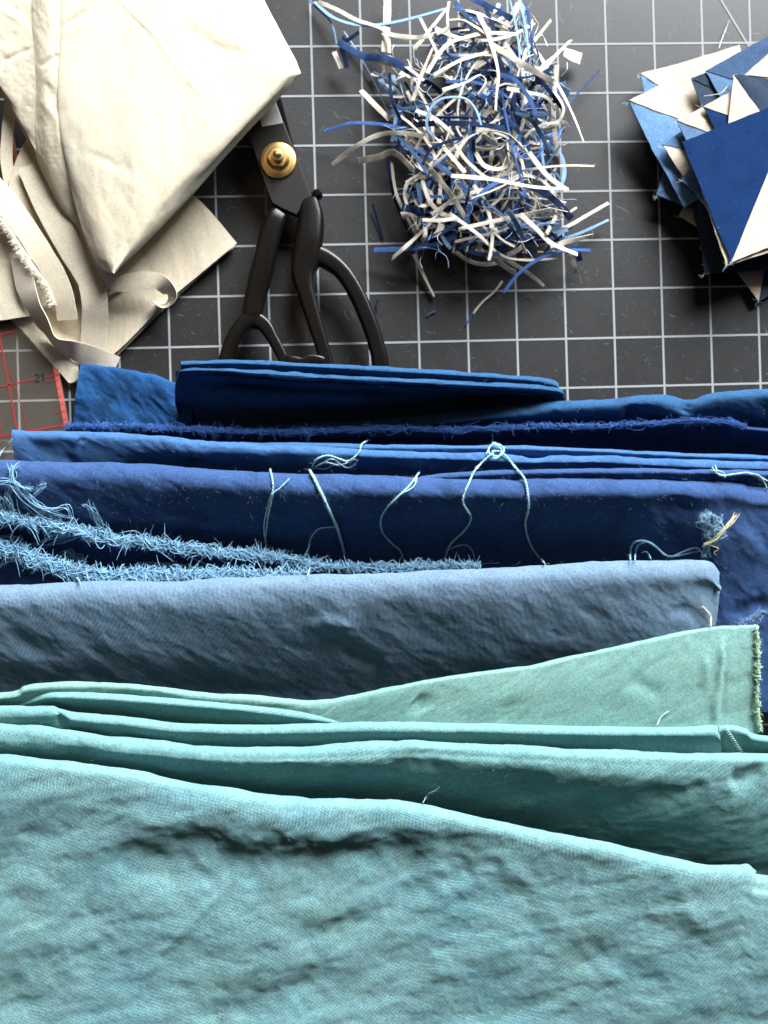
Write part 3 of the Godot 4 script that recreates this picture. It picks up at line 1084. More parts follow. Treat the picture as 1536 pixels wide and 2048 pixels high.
func trimming(pts: Array, width: float, kind: String, lift: float, label: String, group: String, tw := 0.35) -> void:
	# pts: [px, py] with an optional own height
	var l := []
	for a in pts:
		l.append([a[0], a[1], (a[2] if a.size() > 2 else dome(a[0], a[1])) + lift])
	var length := 0.0
	for i in range(1, l.size()):
		length += Vector2(l[i][0] - l[i - 1][0], l[i][1] - l[i - 1][1]).length()
	var n := clampi(int(length / 7.0), 4, 34)
	var w := world_path(l, n)
	var ww := PackedFloat32Array()
	var rr := PackedFloat32Array()
	var r0 := rng.randfn() * tw
	var r1 := r0 + rng.randfn() * tw * 1.5
	var wob := rng.randf() * 100.0
	var t0 := rng.randf_range(0.75, 1.0)
	var t1 := rng.randf_range(0.6, 1.0)
	for i in w.size():
		var f := float(i) / n
		rr.append(lerpf(r0, r1, f) + 0.35 * n_mid.get_noise_1d(wob + i * 6.0))
		ww.append(width / 4050.0 * lerpf(t0, t1, f) * (1.0 + 0.12 * n_fine.get_noise_1d(wob + i * 9.0)))
	var s := Shape.new()
	var b := rng.randf_range(0.86, 1.06)
	s.ribbon(w, ww, 0.00026, rr, Color(b, b, b))
	for k in s.uv.size():
		s.uv[k] = s.uv[k] / 0.1408
	for e in 6:
		hair(s, w[0 if rng.randf() < 0.5 else w.size() - 1], rng.randf_range(0.0006, 0.0016), 0.00006, Color(b, b, b))
	for e in n * 2:
		# yarns working loose along both cut edges
		var z := rng.randi() % n
		var dir := (w[z + 1] - w[z]).cross(Vector3.UP).normalized() * (0.5 if rng.randf() < 0.5 else -0.5)
		hair(s, w[z] + dir * ww[z] * cos(rr[z]), rng.randf_range(0.0004, 0.0013), 0.000045, Color(b, b, b))
	var o := put(s.mesh(), kind + "_trimming", M["trim_" + kind])
	tag(o, label, "fabric scrap", group)

func make_trimmings() -> void:
	var g := "thread and fabric trimmings in the tangled heap"
	M.trim_cream = fabric(srgb(0.885, 0.850, 0.785), 0.6)
	M.trim_navy = fabric(srgb(0.100, 0.160, 0.290), 0.6)
	M.trim_blue = fabric(srgb(0.250, 0.370, 0.580), 0.6)
	M.trim_pale = fabric(srgb(0.510, 0.640, 0.780), 0.6)
	M.trim_slate = fabric(srgb(0.250, 0.340, 0.460), 0.6)
	# recognisable ones on top and round the edge
	var own := [
		[[[956, 27], [978, 75], [996, 142], [993, 190], [991, 221]], 9, "cream", 7, "cream trimming running down the heap's top centre, crossing over the others"],
		[[[980, 88], [1010, 106], [1045, 128], [1107, 164]], 12, "cream", 6, "broad straight cream trimming slanting down to the heap's right edge"],
		[[[899, 40], [925, 40], [943, 49], [965, 63], [980, 78]], 9, "cream", 6, "bent cream trimming at the top of the heap"],
		[[[854, 146], [890, 93], [930, 75], [978, 66], [1036, 69]], 10, "cream", 5, "arched cream trimming sweeping over the top of the heap"],
		[[[868, 150], [925, 119], [991, 102]], 8, "cream", 5, "cream trimming lying beneath the arched one"],
		[[[885, 180], [930, 166], [960, 150], [972, 164], [956, 190]], 9, "cream", 7, "cream trimming curled into a hook near the heap's centre"],
		[[[870, 275], [854, 255], [859, 221], [885, 197], [930, 197], [952, 220], [962, 250]], 6, "pale", 8, "pale blue trimming curved into a ring in the middle of the heap"],
		[[[664, 330, 6], [713, 292, 12], [757, 270, 14], [800, 266, 18], [845, 272, 22]], 10, "cream", 3, "cream trimming reaching left from the heap, its end nearest the shears"],
		[[[717, 321, 7], [757, 314, 11], [788, 305, 14], [828, 341, 20]], 13, "cream", 2, "thick ended cream trimming just below the one nearest the shears"],
		[[[722, 181, 8], [750, 210, 12], [779, 239, 15]], 11, "cream", 1, "straight tan trimming at the heap's left side"],
		[[[646, 263, 7], [675, 254, 9], [704, 246, 11], [757, 248, 14], [810, 257, 18]], 8, "blue", 1, "blue trimming stretching farthest left over the mat"],
		[[[903, 352], [978, 358], [1067, 374], [1137, 378, 12]], 10, "cream", 8, "bright cream trimming lying straight across the heap's right half"],
		[[[832, 221], [872, 239], [907, 270]], 11, "cream", 6, "short bright cream trimming near the pale blue ring"],
		[[[899, 427], [956, 469], [1000, 509, 10], [1045, 520, 9], [1115, 518, 7]], 8, "cream", 4, "long cream trimming bending along the heap's lower edge"],
		[[[952, 496, 11], [990, 520, 9], [1029, 546, 5]], 12, "cream", 1, "straight cream trimming pointing down right below the heap"],
		[[[828, 509, 6], [848, 552, 3], [868, 593, 2]], 10, "cream", 0, "straight cream trimming pointing straight down below the heap"],
		[[[748, 500, 8], [828, 496, 11], [881, 487, 13], [912, 468, 15]], 12, "blue", 0, "bright blue trimming sticking out at the lower left of the heap"],
		[[[1080, 470, 14], [1130, 455, 12], [1175, 430, 10], [1217, 406, 10]], 8, "cream", 0, "cream trimming reaching farthest right at the lower right"],
		[[[1111, 482, 9], [1160, 466, 7], [1217, 440, 5]], 6, "pale", 0, "pale blue trimming beside the cream one reaching farthest right"],
		[[[1100, 492, 12], [1140, 482, 11], [1186, 471, 8]], 11, "cream", 1, "short broad cream trimming at the lower right"],
		[[[1040, 429], [1070, 455], [1102, 486, 13], [1155, 509, 8]], 12, "cream", 4, "cream trimming bending out at the lower right corner"],
		[[[1140, 508, 9], [1148, 528, 6], [1153, 546, 3]], 9, "cream", 0, "small cream trimming pointing down at the lower right"],
		[[[1148, 490, 7], [1155, 506, 5], [1160, 522, 3]], 15, "blue", 0, "small blue snippet at the lower right of the heap"],
		[[[1070, 150], [1110, 112, 12], [1142, 80, 10]], 13, "cream", 2, "broad tan trimming pointing at the heap's upper right corner"],
		[[[1128, 104, 7], [1146, 112, 6], [1162, 118, 5]], 25, "cream", 0, "square cream snippet at the upper right of the heap"],
		[[[1045, 140], [1050, 105], [1070, 80, 10], [1102, 40, 8]], 7, "cream", 2, "thin cream trimming pointing up right beside the blue bundle"],
		[[[910, 13, 12], [940, 30, 13], [972, 52, 14]], 12, "blue", 1, "blue trimming at the top edge left of centre"],
		[[[930, -10, 11], [975, 12, 12], [1024, 38, 12]], 13, "blue", 1, "broad blue trimming slanting at the top edge"],
		[[[1036, -10, 10], [1049, 44, 13], [1058, 111, 16]], 10, "pale", 2, "pale blue trimming standing upright in the top right bundle"],
		[[[1020, 0, 10], [1035, 70, 14], [1045, 160, 18]], 9, "pale", 2, "second pale blue trimming in the top right bundle"],
		[[[1052, 10, 10], [1062, 70, 13], [1066, 140, 15]], 7, "blue", 2, "blue trimming at the outside of the top right bundle"],
		[[[637, 4, 3], [675, 20, 6], [713, 40, 8], [770, 62, 11], [779, 106, 12]], 8, "cream", 2, "cream trimming coming in from the top left"],
		[[[629, 4, 3], [668, 36, 7], [726, 51, 9], [801, 42, 10], [890, 18, 10]], 7, "pale", 1, "pale blue trimming waving along the top"],
		[[[775, -20, 8], [774, 40, 10], [770, 104, 12]], 16, "cream", 0, "broad cream trimming standing upright at the top"],
		[[[765, 66, 10], [810, 74, 12], [854, 73, 13], [899, 56, 14]], 10, "cream", 3, "cream trimming lying level near the top"],
		[[[828, 99, 11], [860, 60, 12], [895, 15, 11]], 10, "cream", 1, "cream trimming slanting up to the top edge"],
		[[[840, 36, 14], [862, 80, 16], [880, 118, 18]], 8, "cream", 4, "thin cream trimming slanting down right near the top"],
		[[[617, 0, 2], [645, 26, 4], [664, 49, 6], [673, 88, 8]], 5, "pale", 1, "pale blue thread bending down at the top left"],
		[[[677, 84, 9], [726, 112, 12], [779, 119, 15], [832, 150, 18]], 14, "blue", 2, "broad blue trimming at the heap's upper left"],
		[[[775, 112], [810, 132], [848, 161]], 8, "cream", 5, "cream trimming along the broad blue one"],
		[[[668, 104, 6], [676, 122, 5], [682, 137, 4]], 13, "cream", 2, "small cream snippet at the far upper left"],
		[[[683, 96, 7], [690, 115, 6], [694, 136, 5]], 12, "navy", 2, "small navy snippet at the far upper left"],
		[[[688, 84, 9], [702, 76, 10], [718, 64, 10]], 9, "navy", 2, "small navy trimming above the broad blue one"],
		[[[779, 146], [784, 199, 16], [801, 239, 17]], 8, "navy", 3, "navy trimming hanging down the heap's left side"],
		[[[1113, 130, 12], [1107, 221, 14], [1110, 270, 13], [1117, 312, 12]], 12, "cream", 2, "cream trimming standing upright along the heap's right edge"],
		[[[1122, 165, 9], [1126, 178, 8], [1138, 188, 6]], 24, "pale", 0, "pale blue three cornered snippet at the right edge"],
		[[[1030, 226], [1062, 233], [1098, 228]], 8, "slate", 4, "slate blue trimming lying level on the right"],
		[[[1058, 305], [1093, 350], [1133, 380, 12]], 11, "cream", 5, "cream trimming slanting to the heap's right edge"],
		[[[1014, 177], [1060, 186], [1093, 195], [1111, 221, 14]], 8, "cream", 5, "cream trimming bending down on the right"],
		[[[995, 150], [1030, 160], [1060, 200], [1072, 232]], 9, "blue", 6, "blue trimming bending over on the right half"],
		[[[783, 327, 14], [792, 385, 12], [812, 430, 10], [832, 468, 8]], 7, "cream", 0, "thin tan trimming bowing out at the lower left"],
		[[[776, 325, 14], [786, 385, 11], [806, 440, 8], [830, 490, 5]], 8, "navy", 0, "thin navy trimming bowing out beside the tan one"],
		[[[850, 354], [826, 356, 17], [811, 375, 16], [812, 405, 14], [836, 458, 10]], 8, "cream", 2, "tan trimming looped at the lower left"],
		[[[845, 362], [858, 400], [880, 425], [905, 436]], 9, "cream", 2, "tan trimming inside the looped one"],
		[[[835, 366], [842, 410], [848, 450, 12], [852, 492, 9]], 10, "slate", 2, "slate trimming hanging at the lower left"],
		[[[845, 440], [880, 441], [915, 436]], 8, "cream", 5, "short tan trimming lying level at the lower left"],
		[[[878, 280], [900, 310], [930, 345]], 9, "cream", 7, "cream trimming slanting through the heap's centre"],
		[[[906, 280], [930, 318], [965, 350], [990, 362]], 8, "cream", 7, "curved cream trimming right of the heap's centre"],
		[[[845, 330], [860, 300], [890, 285], [926, 275]], 7, "navy", 8, "navy trimming crossing the heap's centre"],
		[[[1015, 420], [1032, 445], [1048, 480, 14]], 10, "pale", 5, "pale blue pointed trimming at the lower right"],
	]
	for a in own:
		trimming(a[0], a[1], a[2], a[3], a[4], g, 0.3)
	# the rest of the tangle
	var outline := PackedVector2Array()
	for p in [[735, 120], [790, 100], [850, 135], [870, 20], [920, -15], [1000, -20], [1058, -10], [1072, 60], [1075, 130], [1125, 110], [1130, 200], [1128, 300], [1128, 390], [1150, 440], [1140, 490], [1060, 530], [960, 535], [880, 515], [815, 480], [800, 420], [808, 350], [780, 290], [765, 240], [775, 190], [740, 155]]:
		outline.append(Vector2(p[0], p[1]))
	var words := {"cream": "cream", "navy": "navy", "blue": "mid blue", "pale": "pale blue", "slate": "slate blue"}
	var made := 0
	while made < 360:
		var c := Vector2(rng.randf_range(730, 1160), rng.randf_range(-20, 540))
		if not Geometry2D.is_point_in_polygon(c, outline):
			continue
		var d := dome(c.x, c.y)
		var a := rng.randfn() * 0.6 + (0.75 if rng.randf() < 0.62 else -0.7)
		var l := rng.randf_range(80, 230) if rng.randf() < 0.85 else rng.randf_range(25, 50)
		var a0 := a
		var bend := rng.randfn() * 0.42
		if rng.randf() < 0.4:
			bend *= 2.0
		var pts := []
		var p := c - Vector2(cos(a), sin(a)) * l * 0.5
		var h0 := rng.randf_range(0.12, 1.05) * d
		var tilt := rng.randfn() * 3.0
		var ok := true
		for k in 5:
			var f := k / 4.0
			var q := p
			if not Geometry2D.is_point_in_polygon(q, outline):
				ok = false
			pts.append([q.x, q.y, clampf(h0 + tilt * (f - 0.5) + 2.5 * sin(f * PI) * rng.randf(), 1.2, dome(q.x, q.y) + 4.0)])
			p += Vector2(cos(a), sin(a)) * l * 0.25
			a += bend * 0.5
		if not ok and rng.randf() < 0.94:
			continue
		var z := rng.randf()
		var kind := "cream" if z < 0.5 else "navy" if z < 0.66 else "blue" if z < 0.8 else "pale" if z < 0.9 else "slate"
		var width := rng.randf_range(4.5, 11.0) if rng.randf() < 0.86 else rng.randf_range(11.0, 18.0)
		# say what it looks like and where in the heap it lies
		var look := ("buried " if h0 < 0.4 * d else "") + ("long " if l > 110.0 else "short " if l < 60.0 else "") + ("broad " if width > 10.0 else "thin " if width < 7.0 else "")
		var shape := "curled" if absf(bend) > 0.9 else "bent" if absf(bend) > 0.4 else "straight"
		var side := ("top " if c.y < 110.0 else "upper " if c.y < 220.0 else "middle " if c.y < 320.0 else "lower " if c.y < 420.0 else "bottom ") + ("far left" if c.x < 830.0 else "left" if c.x < 915.0 else "centre" if c.x < 1000.0 else "right" if c.x < 1075.0 else "far right")
		trimming(pts, width, kind, 0.0, look + shape + " " + words[kind] + " trimming at heap's " + side + (" slanting down right" if fposmod(a0, PI) < PI / 2.0 else " slanting up right"), "trimmings tangled inside the heap", 0.5)
		made += 1
	# loose threads among the trimmings, too many and too fine to count
	var th := Shape.new()
	for k in 170:
		var c := Vector2(rng.randf_range(740, 1140), rng.randf_range(60, 520))
		if not Geometry2D.is_point_in_polygon(c, outline):
			continue
		var a := rng.randf() * TAU
		var w := []
		var h := dome(c.x, c.y)
		for e in 4:
			w.append([c.x, c.y, maxf(1.0, h + rng.randf_range(-3, 4))])
			c += Vector2(cos(a), sin(a)) * rng.randf_range(8, 22)
			a += rng.randfn() * 0.7
		var tint := Color(0.85, 0.85, 0.82) if rng.randf() < 0.5 else Color(0.35, 0.5, 0.72)
		yarn(th, world_path(w, 10), rng.randf_range(0.00008, 0.00018), 1, 0.001, tint)
	for k in 60:
		var c := Vector2(rng.randfn() * 9.0 + 1048, rng.randf_range(-10, 150))
		th_bundle(th, c)
	var o := put(th.mesh(), "thread_tangle", M.thread)
	o.set_meta("kind", "stuff")
	tag(o, "fine pale and blue threads tangled through the trimmings heap", "threads")
	# strays on the mat
	var s := [[[[947, 626, 1], [965, 604, 1], [990, 582, 1.4], [1005, 562, 2]], 5, "cream", "lone thin cream trimming on the mat below the heap"], [[[932, 650, 0.6], [940, 636, 0.6], [947, 624, 0.8]], 3.5, "blue", "faint blue thread end on the mat below the lone cream trimming"], [[[854, 632, 0.6], [862, 626, 0.6], [871, 622, 0.7]], 5, "slate", "tiny slate snippet on the mat right of the shears"], [[[745, 408, 3], [754, 438, 2], [766, 480, 1]], 5, "navy", "dark thread on the mat left of the heap's lower half"], [[[757, 598, 0.6], [752, 610, 0.6], [754, 622, 0.6]], 3, "navy", "tiny dark thread beside the shears' right loop"], [[[1126, 243, 2], [1131, 247, 2], [1134, 252, 2]], 7, "cream", "tiny cream crumb right of the heap"]]
	for a in s:
		trimming(a[0], a[1], a[2], 0.0, a[3], "stray scraps on the mat", 0.2)

func th_bundle(th: Shape, c: Vector2) -> void:
	var w := []
	for e in 4:
		w.append([c.x + rng.randfn() * 5.0, c.y + e * rng.randf_range(12, 20), 12.0 + rng.randfn() * 2.5 + e])
	yarn(th, world_path(w, 10), rng.randf_range(0.00008, 0.00016), 1, 0.001, Color(0.5, 0.66, 0.84) if rng.randf() < 0.6 else Color(0.9, 0.9, 0.9))

# ---------------------------------------------------------------- folded dyed cloth
func fringe(parent: Node, called: String, path: Array, n: int, len_min: float, len_max: float, spread: float, r: float, mat: Material, south := 0.6) -> void:
	# tufts of cut yarn standing along a torn edge; path is [px, py, h]
	var s := Shape.new()
	var p := resample(v3(path), n)
	for i in n:
		var t := (atv(p[mini(i + 1, n)]) - atv(p[maxi(i - 1, 0)])).normalized()
		var across := t.cross(Vector3.UP).normalized()
		var lean := n_mid.get_noise_1d(i * 2.2 + p[0].y) * 2.0
		var puff := 1.0 + 0.8 * n_mid.get_noise_1d(i * 3.0 + 500.0 + p[0].y)
		for k in 3:
			# yarns of the torn edge: some lie over it side by side, others are combed flat along it
			var thin := 1.0 - 0.45 * i / n
			var q := at(p[i].x + rng.randfn() * 1.2, p[i].y + rng.randfn() * spread * 0.6 * thin, p[i].z + rng.randfn() * 0.3)
			var rad := rng.randf_range(len_min, len_max) * 0.0004 * puff * thin
			var tp := PackedVector3Array()
			var rr := PackedFloat32Array()
			var turn := rng.randfn() * 0.35
			if k == 0:
				var ph := -0.5 + rng.randfn() * 0.3
				for e in 6:
					var ang := ph + e / 5.0 * 3.4
					tp.append(q + across * (-cos(ang)) * rad + Vector3.UP * sin(ang) * rad * 0.6 + t * ((lean + turn) * ang * rad * 0.45))
					rr.append(r * (1.0 if e < 5 else 0.6))
			else:
				var sg := 1.0 if lean + turn > 0.0 else -1.0
				var d := (t * sg * rng.randf_range(0.5, 1.0) + across * rng.randfn() * 0.38).normalized()
				var l := rad * rng.randf_range(1.4, 3.6)
				var cv := across * rng.randfn() * l * 0.5
				for e in 6:
					var f := e / 5.0
					tp.append(q + d * l * (f - 0.4) + cv * (f - 0.4) * (f - 0.4) * 2.0 + Vector3.UP * (rad * 0.75 * sin(f * 2.6) - rad * 0.1))
					rr.append(r * (0.85 if e > 0 and e < 5 else 0.4))
			var b := rng.randf_range(0.35, 1.2) * (1.0 + 0.5 * n_mid.get_noise_1d(i * 1.3 + 900.0 + p[0].y))
			s.tube(tp, rr, 4, 1.0, Color(b * 0.94, b, b * 1.02))
			if rng.randf() < 0.12:
				hair(s, q + Vector3.UP * rad * 0.3, rng.randf_range(0.001, 0.0026), 0.000032, Color(b, b, b), 0.12)
	# long threads pulled out of the weave, trailing along the edge
	for k in int(n * 0.13):
		var a := rng.randi() % n
		var w := []
		for e in 5:
			var z := clampi(a + e * rng.randi_range(6, 16), 0, n)
			w.append([p[z].x, p[z].y + rng.randfn() * (spread * 0.8 + 2.0), p[z].z + len_max * 0.22 + rng.randfn() * 0.6])
		if w[4][0] - w[0][0] > 8.0:
			yarn(s, world_path(w, 16), r * 0.8, 1, 0.002, Color.WHITE * rng.randf_range(0.8, 1.25), 0.5)
	var o := put(s.mesh(), called, mat, parent)
	o.set_meta("kind", "stuff")

func fold_piece(called: String, label: String, group: String) -> Node3D:
	return thing(called, label, "fabric", group)

func make_folds() -> void:
	var g := "folded blue and green dyed cloths laid in overlapping rows"
	# 1 bright blue flat end
	var t := fold_piece("folded_cloth", "bright blue mottled cloth end, farthest left behind the dark folded bundle", g)
	put(cloth([[[158, 770, 1], [260, 790, 1.5], [400, 800, 2]], [[159, 728, 5], [260, 748, 5], [400, 780, 5]], [[159, 726, 8], [260, 745, 8.5], [390, 774, 9]], [[157, 745, 9], [260, 764, 9], [385, 788, 9]], [[152, 790, 8], [260, 803, 8], [385, 822, 8]], [[143, 865, 6], [260, 876, 6], [385, 880, 6]]], {"nu": 110, "nv": 80, "big": 4.5, "mid": 1.4, "fine": 0.1, "seed": 20.0, "dye": 0.9, "tone": Color(0.7, 0.9, 1.1), "th": 0.5}), "fold", M.azure, t)
	# 2 dark folded bundle
	t = fold_piece("folded_cloth", "dark denim blue folded bundle over the shears' finger loops", g)
	put(cloth(roll([[362, 722, 29], [480, 720, 33], [690, 730, 34], [900, 742, 32], [1050, 752, 27], [1100, 759, 23], [1117, 767, 21]], 2.2, [[[364, 750, 24], [690, 756, 27], [1050, 775, 22], [1117, 790, 17]]]), {"nu": 317, "nv": 50, "big": 1.6, "mid": 0.9, "fine": 0.08, "seed": 21.0, "th": 0.5}), "back_layer", M.denim, t)
	put(cloth(roll([[354, 742, 25], [370, 735, 30], [450, 735, 36], [560, 744, 37], [768, 755, 37], [930, 763, 35], [1060, 770, 30], [1110, 774, 26], [1126, 778, 23]], 2.2, [[[350, 776, 22], [368, 774, 21], [450, 761, 19], [560, 768, 18.5], [768, 778, 18], [930, 785, 16], [1060, 792, 16], [1110, 794, 17], [1129, 797, 17]], [[352, 812, 13], [376, 810, 10], [450, 792, 17], [560, 797, 17], [768, 802, 15], [930, 806, 9], [1060, 806, 9], [1110, 810, 10], [1131, 810, 10]], [[368, 852, 5], [392, 852, 3], [450, 856, 1], [560, 856, 1], [768, 850, 1], [930, 840, 1], [1060, 826, 3], [1110, 822, 5], [1132, 820, 6]]]), {"nu": 366, "nv": 80, "big": 2.6, "mid": 1.3, "fine": 0.09, "seed": 22.0, "th": 0.5, "dye": 0.45, "creases": [[10.0, 1.2, [352, 775], [385, 800], [400, 850]]]}), "front_layer", M.denim, t)
	# 3 rolled fold and frayed piece
	t = fold_piece("folded_cloth", "steel blue rolled fold swelling toward the right picture edge above the navy frayed edge", g)
	put(cloth(roll([[500, 852, 13], [600, 846, 15], [768, 838, 18], [968, 819, 22], [1093, 804, 24], [1218, 796, 25], [1313, 790, 26], [1343, 794, 25], [1383, 800, 25], [1468, 780, 28], [1820, 772, 30]], 4.2, [[[500, 862, 11], [600, 862, 13], [768, 858, 17], [968, 843, 20], [1093, 835, 21], [1218, 832, 21], [1313, 828, 22], [1383, 838, 22], [1468, 825, 24], [1820, 822, 26]], [[500, 872, 8], [768, 872, 9], [968, 866, 10], [1093, 860, 10], [1218, 858, 9], [1313, 860, 10], [1383, 868, 13], [1468, 870, 15], [1820, 880, 16]]]), {"nu": 390, "nv": 70, "big": 2.0, "mid": 1.0, "fine": 0.09, "seed": 23.0, "th": 0.5, "dye": 0.4, "creases": [[13.0, -2.6, [1318, 800], [1275, 822], [1240, 842]], [14.0, 2.0, [1310, 792], [1290, 815], [1285, 845]], [14.0, -1.8, [1375, 800], [1370, 830]]]}), "fold", M.denim, t)
	t = fold_piece("folded_cloth", "deep navy cloth with a frayed top edge across the full width", g)
	var rimf := [[133, 853, 18], [250, 854, 19], [400, 860, 20], [560, 864, 21], [768, 857, 22], [900, 859, 23], [1068, 853, 23], [1218, 851, 23], [1368, 842, 24], [1450, 843, 25], [1493, 853, 25], [1820, 880, 26]]
	put(cloth(roll(rimf, 1.6, [[[130, 874, 11], [560, 886, 9], [768, 884, 8], [1068, 880, 9], [1368, 872, 12], [1450, 874, 17], [1493, 880, 20], [1820, 905, 21]], [[130, 890, 7], [560, 912, 4], [768, 915, 4], [1068, 918, 5], [1368, 915, 8], [1450, 915, 12], [1820, 950, 15]]]), {"nu": 366, "nv": 50, "big": 0.7, "mid": 0.3, "fine": 0.06, "seed": 24.0, "th": 0.5, "dye": 0.35, "slant": 1.5}), "fold", M.navy, t)
	fringe(t, "frayed_edge", rimf.slice(0, 11), 1000, 2.2, 5.0, 3.4, 0.00014, M.yarn_navy, -0.2)
	# 4 cobalt folded piece
	t = fold_piece("folded_cloth", "cobalt blue folded cloth with its square left end beside the ruler", g)
	put(cloth(roll([[480, 884, 27], [768, 890, 29.5], [968, 891, 30], [1168, 896, 30], [1400, 907, 30], [1820, 918, 30]], 1.8, [[[480, 905, 25], [768, 912, 27], [1168, 915, 27], [1820, 935, 27]]]), {"nu": 317, "nv": 40, "big": 1.5, "mid": 0.8, "fine": 0.08, "seed": 25.0, "th": 0.5}), "back_layer", M.cobalt, t)
	put(cloth(roll([[24, 861, 25], [100, 863, 28], [190, 865, 29], [300, 869, 30], [400, 880, 31], [600, 892, 32.5], [768, 900, 33], [1000, 908, 34], [1048, 911, 33.5], [1200, 911, 34], [1393, 920, 34], [1820, 932, 34]], 3.4, [[[26, 892, 25], [190, 900, 27], [400, 910, 29], [600, 918, 30], [768, 926, 30], [1000, 930, 31], [1200, 932, 31], [1393, 938, 32], [1820, 950, 32]], [[29, 925, 23], [190, 930, 24], [400, 932, 20], [600, 942, 20], [768, 950, 21], [1000, 950, 23], [1200, 950, 24], [1393, 955, 26], [1820, 970, 26]], [[33, 965, 20], [190, 965, 20], [400, 965, 12], [600, 970, 12], [768, 980, 14], [1200, 980, 16], [1820, 1000, 18]]]), {"nu": 439, "nv": 80, "big": 2.4, "mid": 1.0, "fine": 0.10, "seed": 26.0, "th": 0.5, "dye": 0.4, "tone": Color(0.75, 0.95, 1.05), "creases": [[13.0, -1.8, [120, 905], [150, 930], [180, 945]], [10.0, -1.6, [155, 880], [170, 890]], [12.0, -2.0, [370, 930], [420, 935]], [9.0, -1.5, [1040, 912], [1100, 905]]]}), "front_layer", M.cobalt, t)
	# 5 indigo fold
	t = fold_piece("folded_cloth", "wide indigo fold strewn with loose pale threads in the middle of the picture", g)
	put(cloth(roll([[840, 952, 41], [900, 946, 43], [1018, 940, 44.5], [1268, 937, 45], [1450, 940, 45], [1820, 950, 45]], 2.2, [[[840, 970, 39], [1018, 962, 42], [1268, 960, 42], [1820, 975, 42]]]), {"nu": 268, "nv": 40, "big": 1.5, "mid": 0.8, "fine": 0.08, "seed": 27.0, "th": 0.5}), "back_layer", M.indigo, t)
	put(cloth(roll([[-300, 919, 46], [0, 921, 46], [150, 925, 47], [300, 929, 47], [450, 940, 47], [600, 947, 47.5], [768, 952, 48], [968, 957, 48], [1168, 955, 48], [1368, 959, 48], [1480, 963, 47], [1530, 975, 46], [1820, 995, 45]], 7.5, [[[-300, 985, 44], [300, 990, 44], [600, 1004, 44], [768, 1008, 44], [968, 1010, 44], [1168, 1010, 44], [1368, 1016, 44], [1480, 1022, 44.5], [1820, 1040, 44]], [[-300, 1035, 39], [300, 1038, 36], [600, 1050, 33], [768, 1052, 32], [968, 1055, 31], [1168, 1058, 32], [1368, 1070, 36], [1480, 1095, 41], [1820, 1110, 41]], [[-300, 1080, 33], [300, 1088, 26], [600, 1100, 19], [768, 1104, 17], [968, 1106, 16], [1168, 1108, 17], [1368, 1135, 28], [1480, 1175, 36], [1820, 1180, 37]], [[-300, 1230, 24], [300, 1220, 16], [600, 1200, 8], [768, 1190, 6], [968, 1190, 5], [1168, 1200, 7], [1368, 1270, 18], [1480, 1400, 27], [1820, 1520, 28]]]), {"nu": 561, "nv": 140, "big": 1.6, "mid": 0.9, "fine": 0.1, "seed": 28.0, "uvrot": 0.1, "dye": 0.4, "tone": Color(1.06, 0.97, 1.0), "creases": [[16.0, -2.0, [300, 1010], [380, 1030], [450, 1035]], [22.0, -2.2, [1290, 1020], [1340, 1005], [1400, 1000]], [20.0, 1.6, [1460, 1060], [1530, 1120]], [16.0, -2.4, [1450, 1240], [1500, 1215], [1550, 1200]]]}), "fold", M.indigo, t)
	fringe(t, "frayed_edge", [[1462, 1258, 58], [1490, 1246, 58], [1515, 1232, 57], [1545, 1222, 56]], 120, 2.0, 5.0, 6.0, 0.00016, M.yarn_denim, -0.4)
	# torn flap below with two frayed edges
	t = fold_piece("torn_cloth", "torn navy flap with two pale blue frayed edges at the left", g)
	var fa := [[-30, 1030, 42], [40, 1042, 41], [107, 1052, 40], [147, 1060, 39], [195, 1072, 38], [244, 1082, 37], [293, 1084, 36], [342, 1092, 36], [407, 1101, 35], [456, 1106, 34], [500, 1107, 33], [563, 1117, 32], [647, 1131, 31], [730, 1136, 30], [813, 1133, 30], [876, 1133, 30], [960, 1130, 31], [1000, 1128, 32]]
	var flap_low := []
	var flap_mid := []
	for p in fa:
		flap_mid.append([p[0], p[1] + 22, p[2] - 7])
		flap_low.append([p[0], p[1] + 75, p[2] - 12])
	put(cloth([fa, flap_mid, flap_low], {"nu": 268, "nv": 40, "big": 1.4, "mid": 0.5, "fine": 0.08, "seed": 29.0, "th": 0.6, "dye": 0.3}), "flap", M.navy, t)
	fringe(t, "frayed_edge", fa.slice(0, 17), 1150, 3.4, 7.5, 7.5, 0.0002, M.yarn_blue, -0.5)
	var fb := [[-30, 1098, 38], [33, 1104, 38], [75, 1122, 38], [137, 1140, 38], [190, 1150, 38], [240, 1151, 38], [293, 1149, 38], [358, 1150, 38], [423, 1148, 38], [500, 1148, 38], [560, 1150, 38], [620, 1150, 38]]
	fringe(t, "frayed_edge", fb, 820, 3.4, 7.5, 12.0, 0.0002, M.yarn_blue, -0.45)
	# 6 slate fold
	t = fold_piece("folded_cloth", "pale slate blue fold with its right end on the indigo cloth", g)
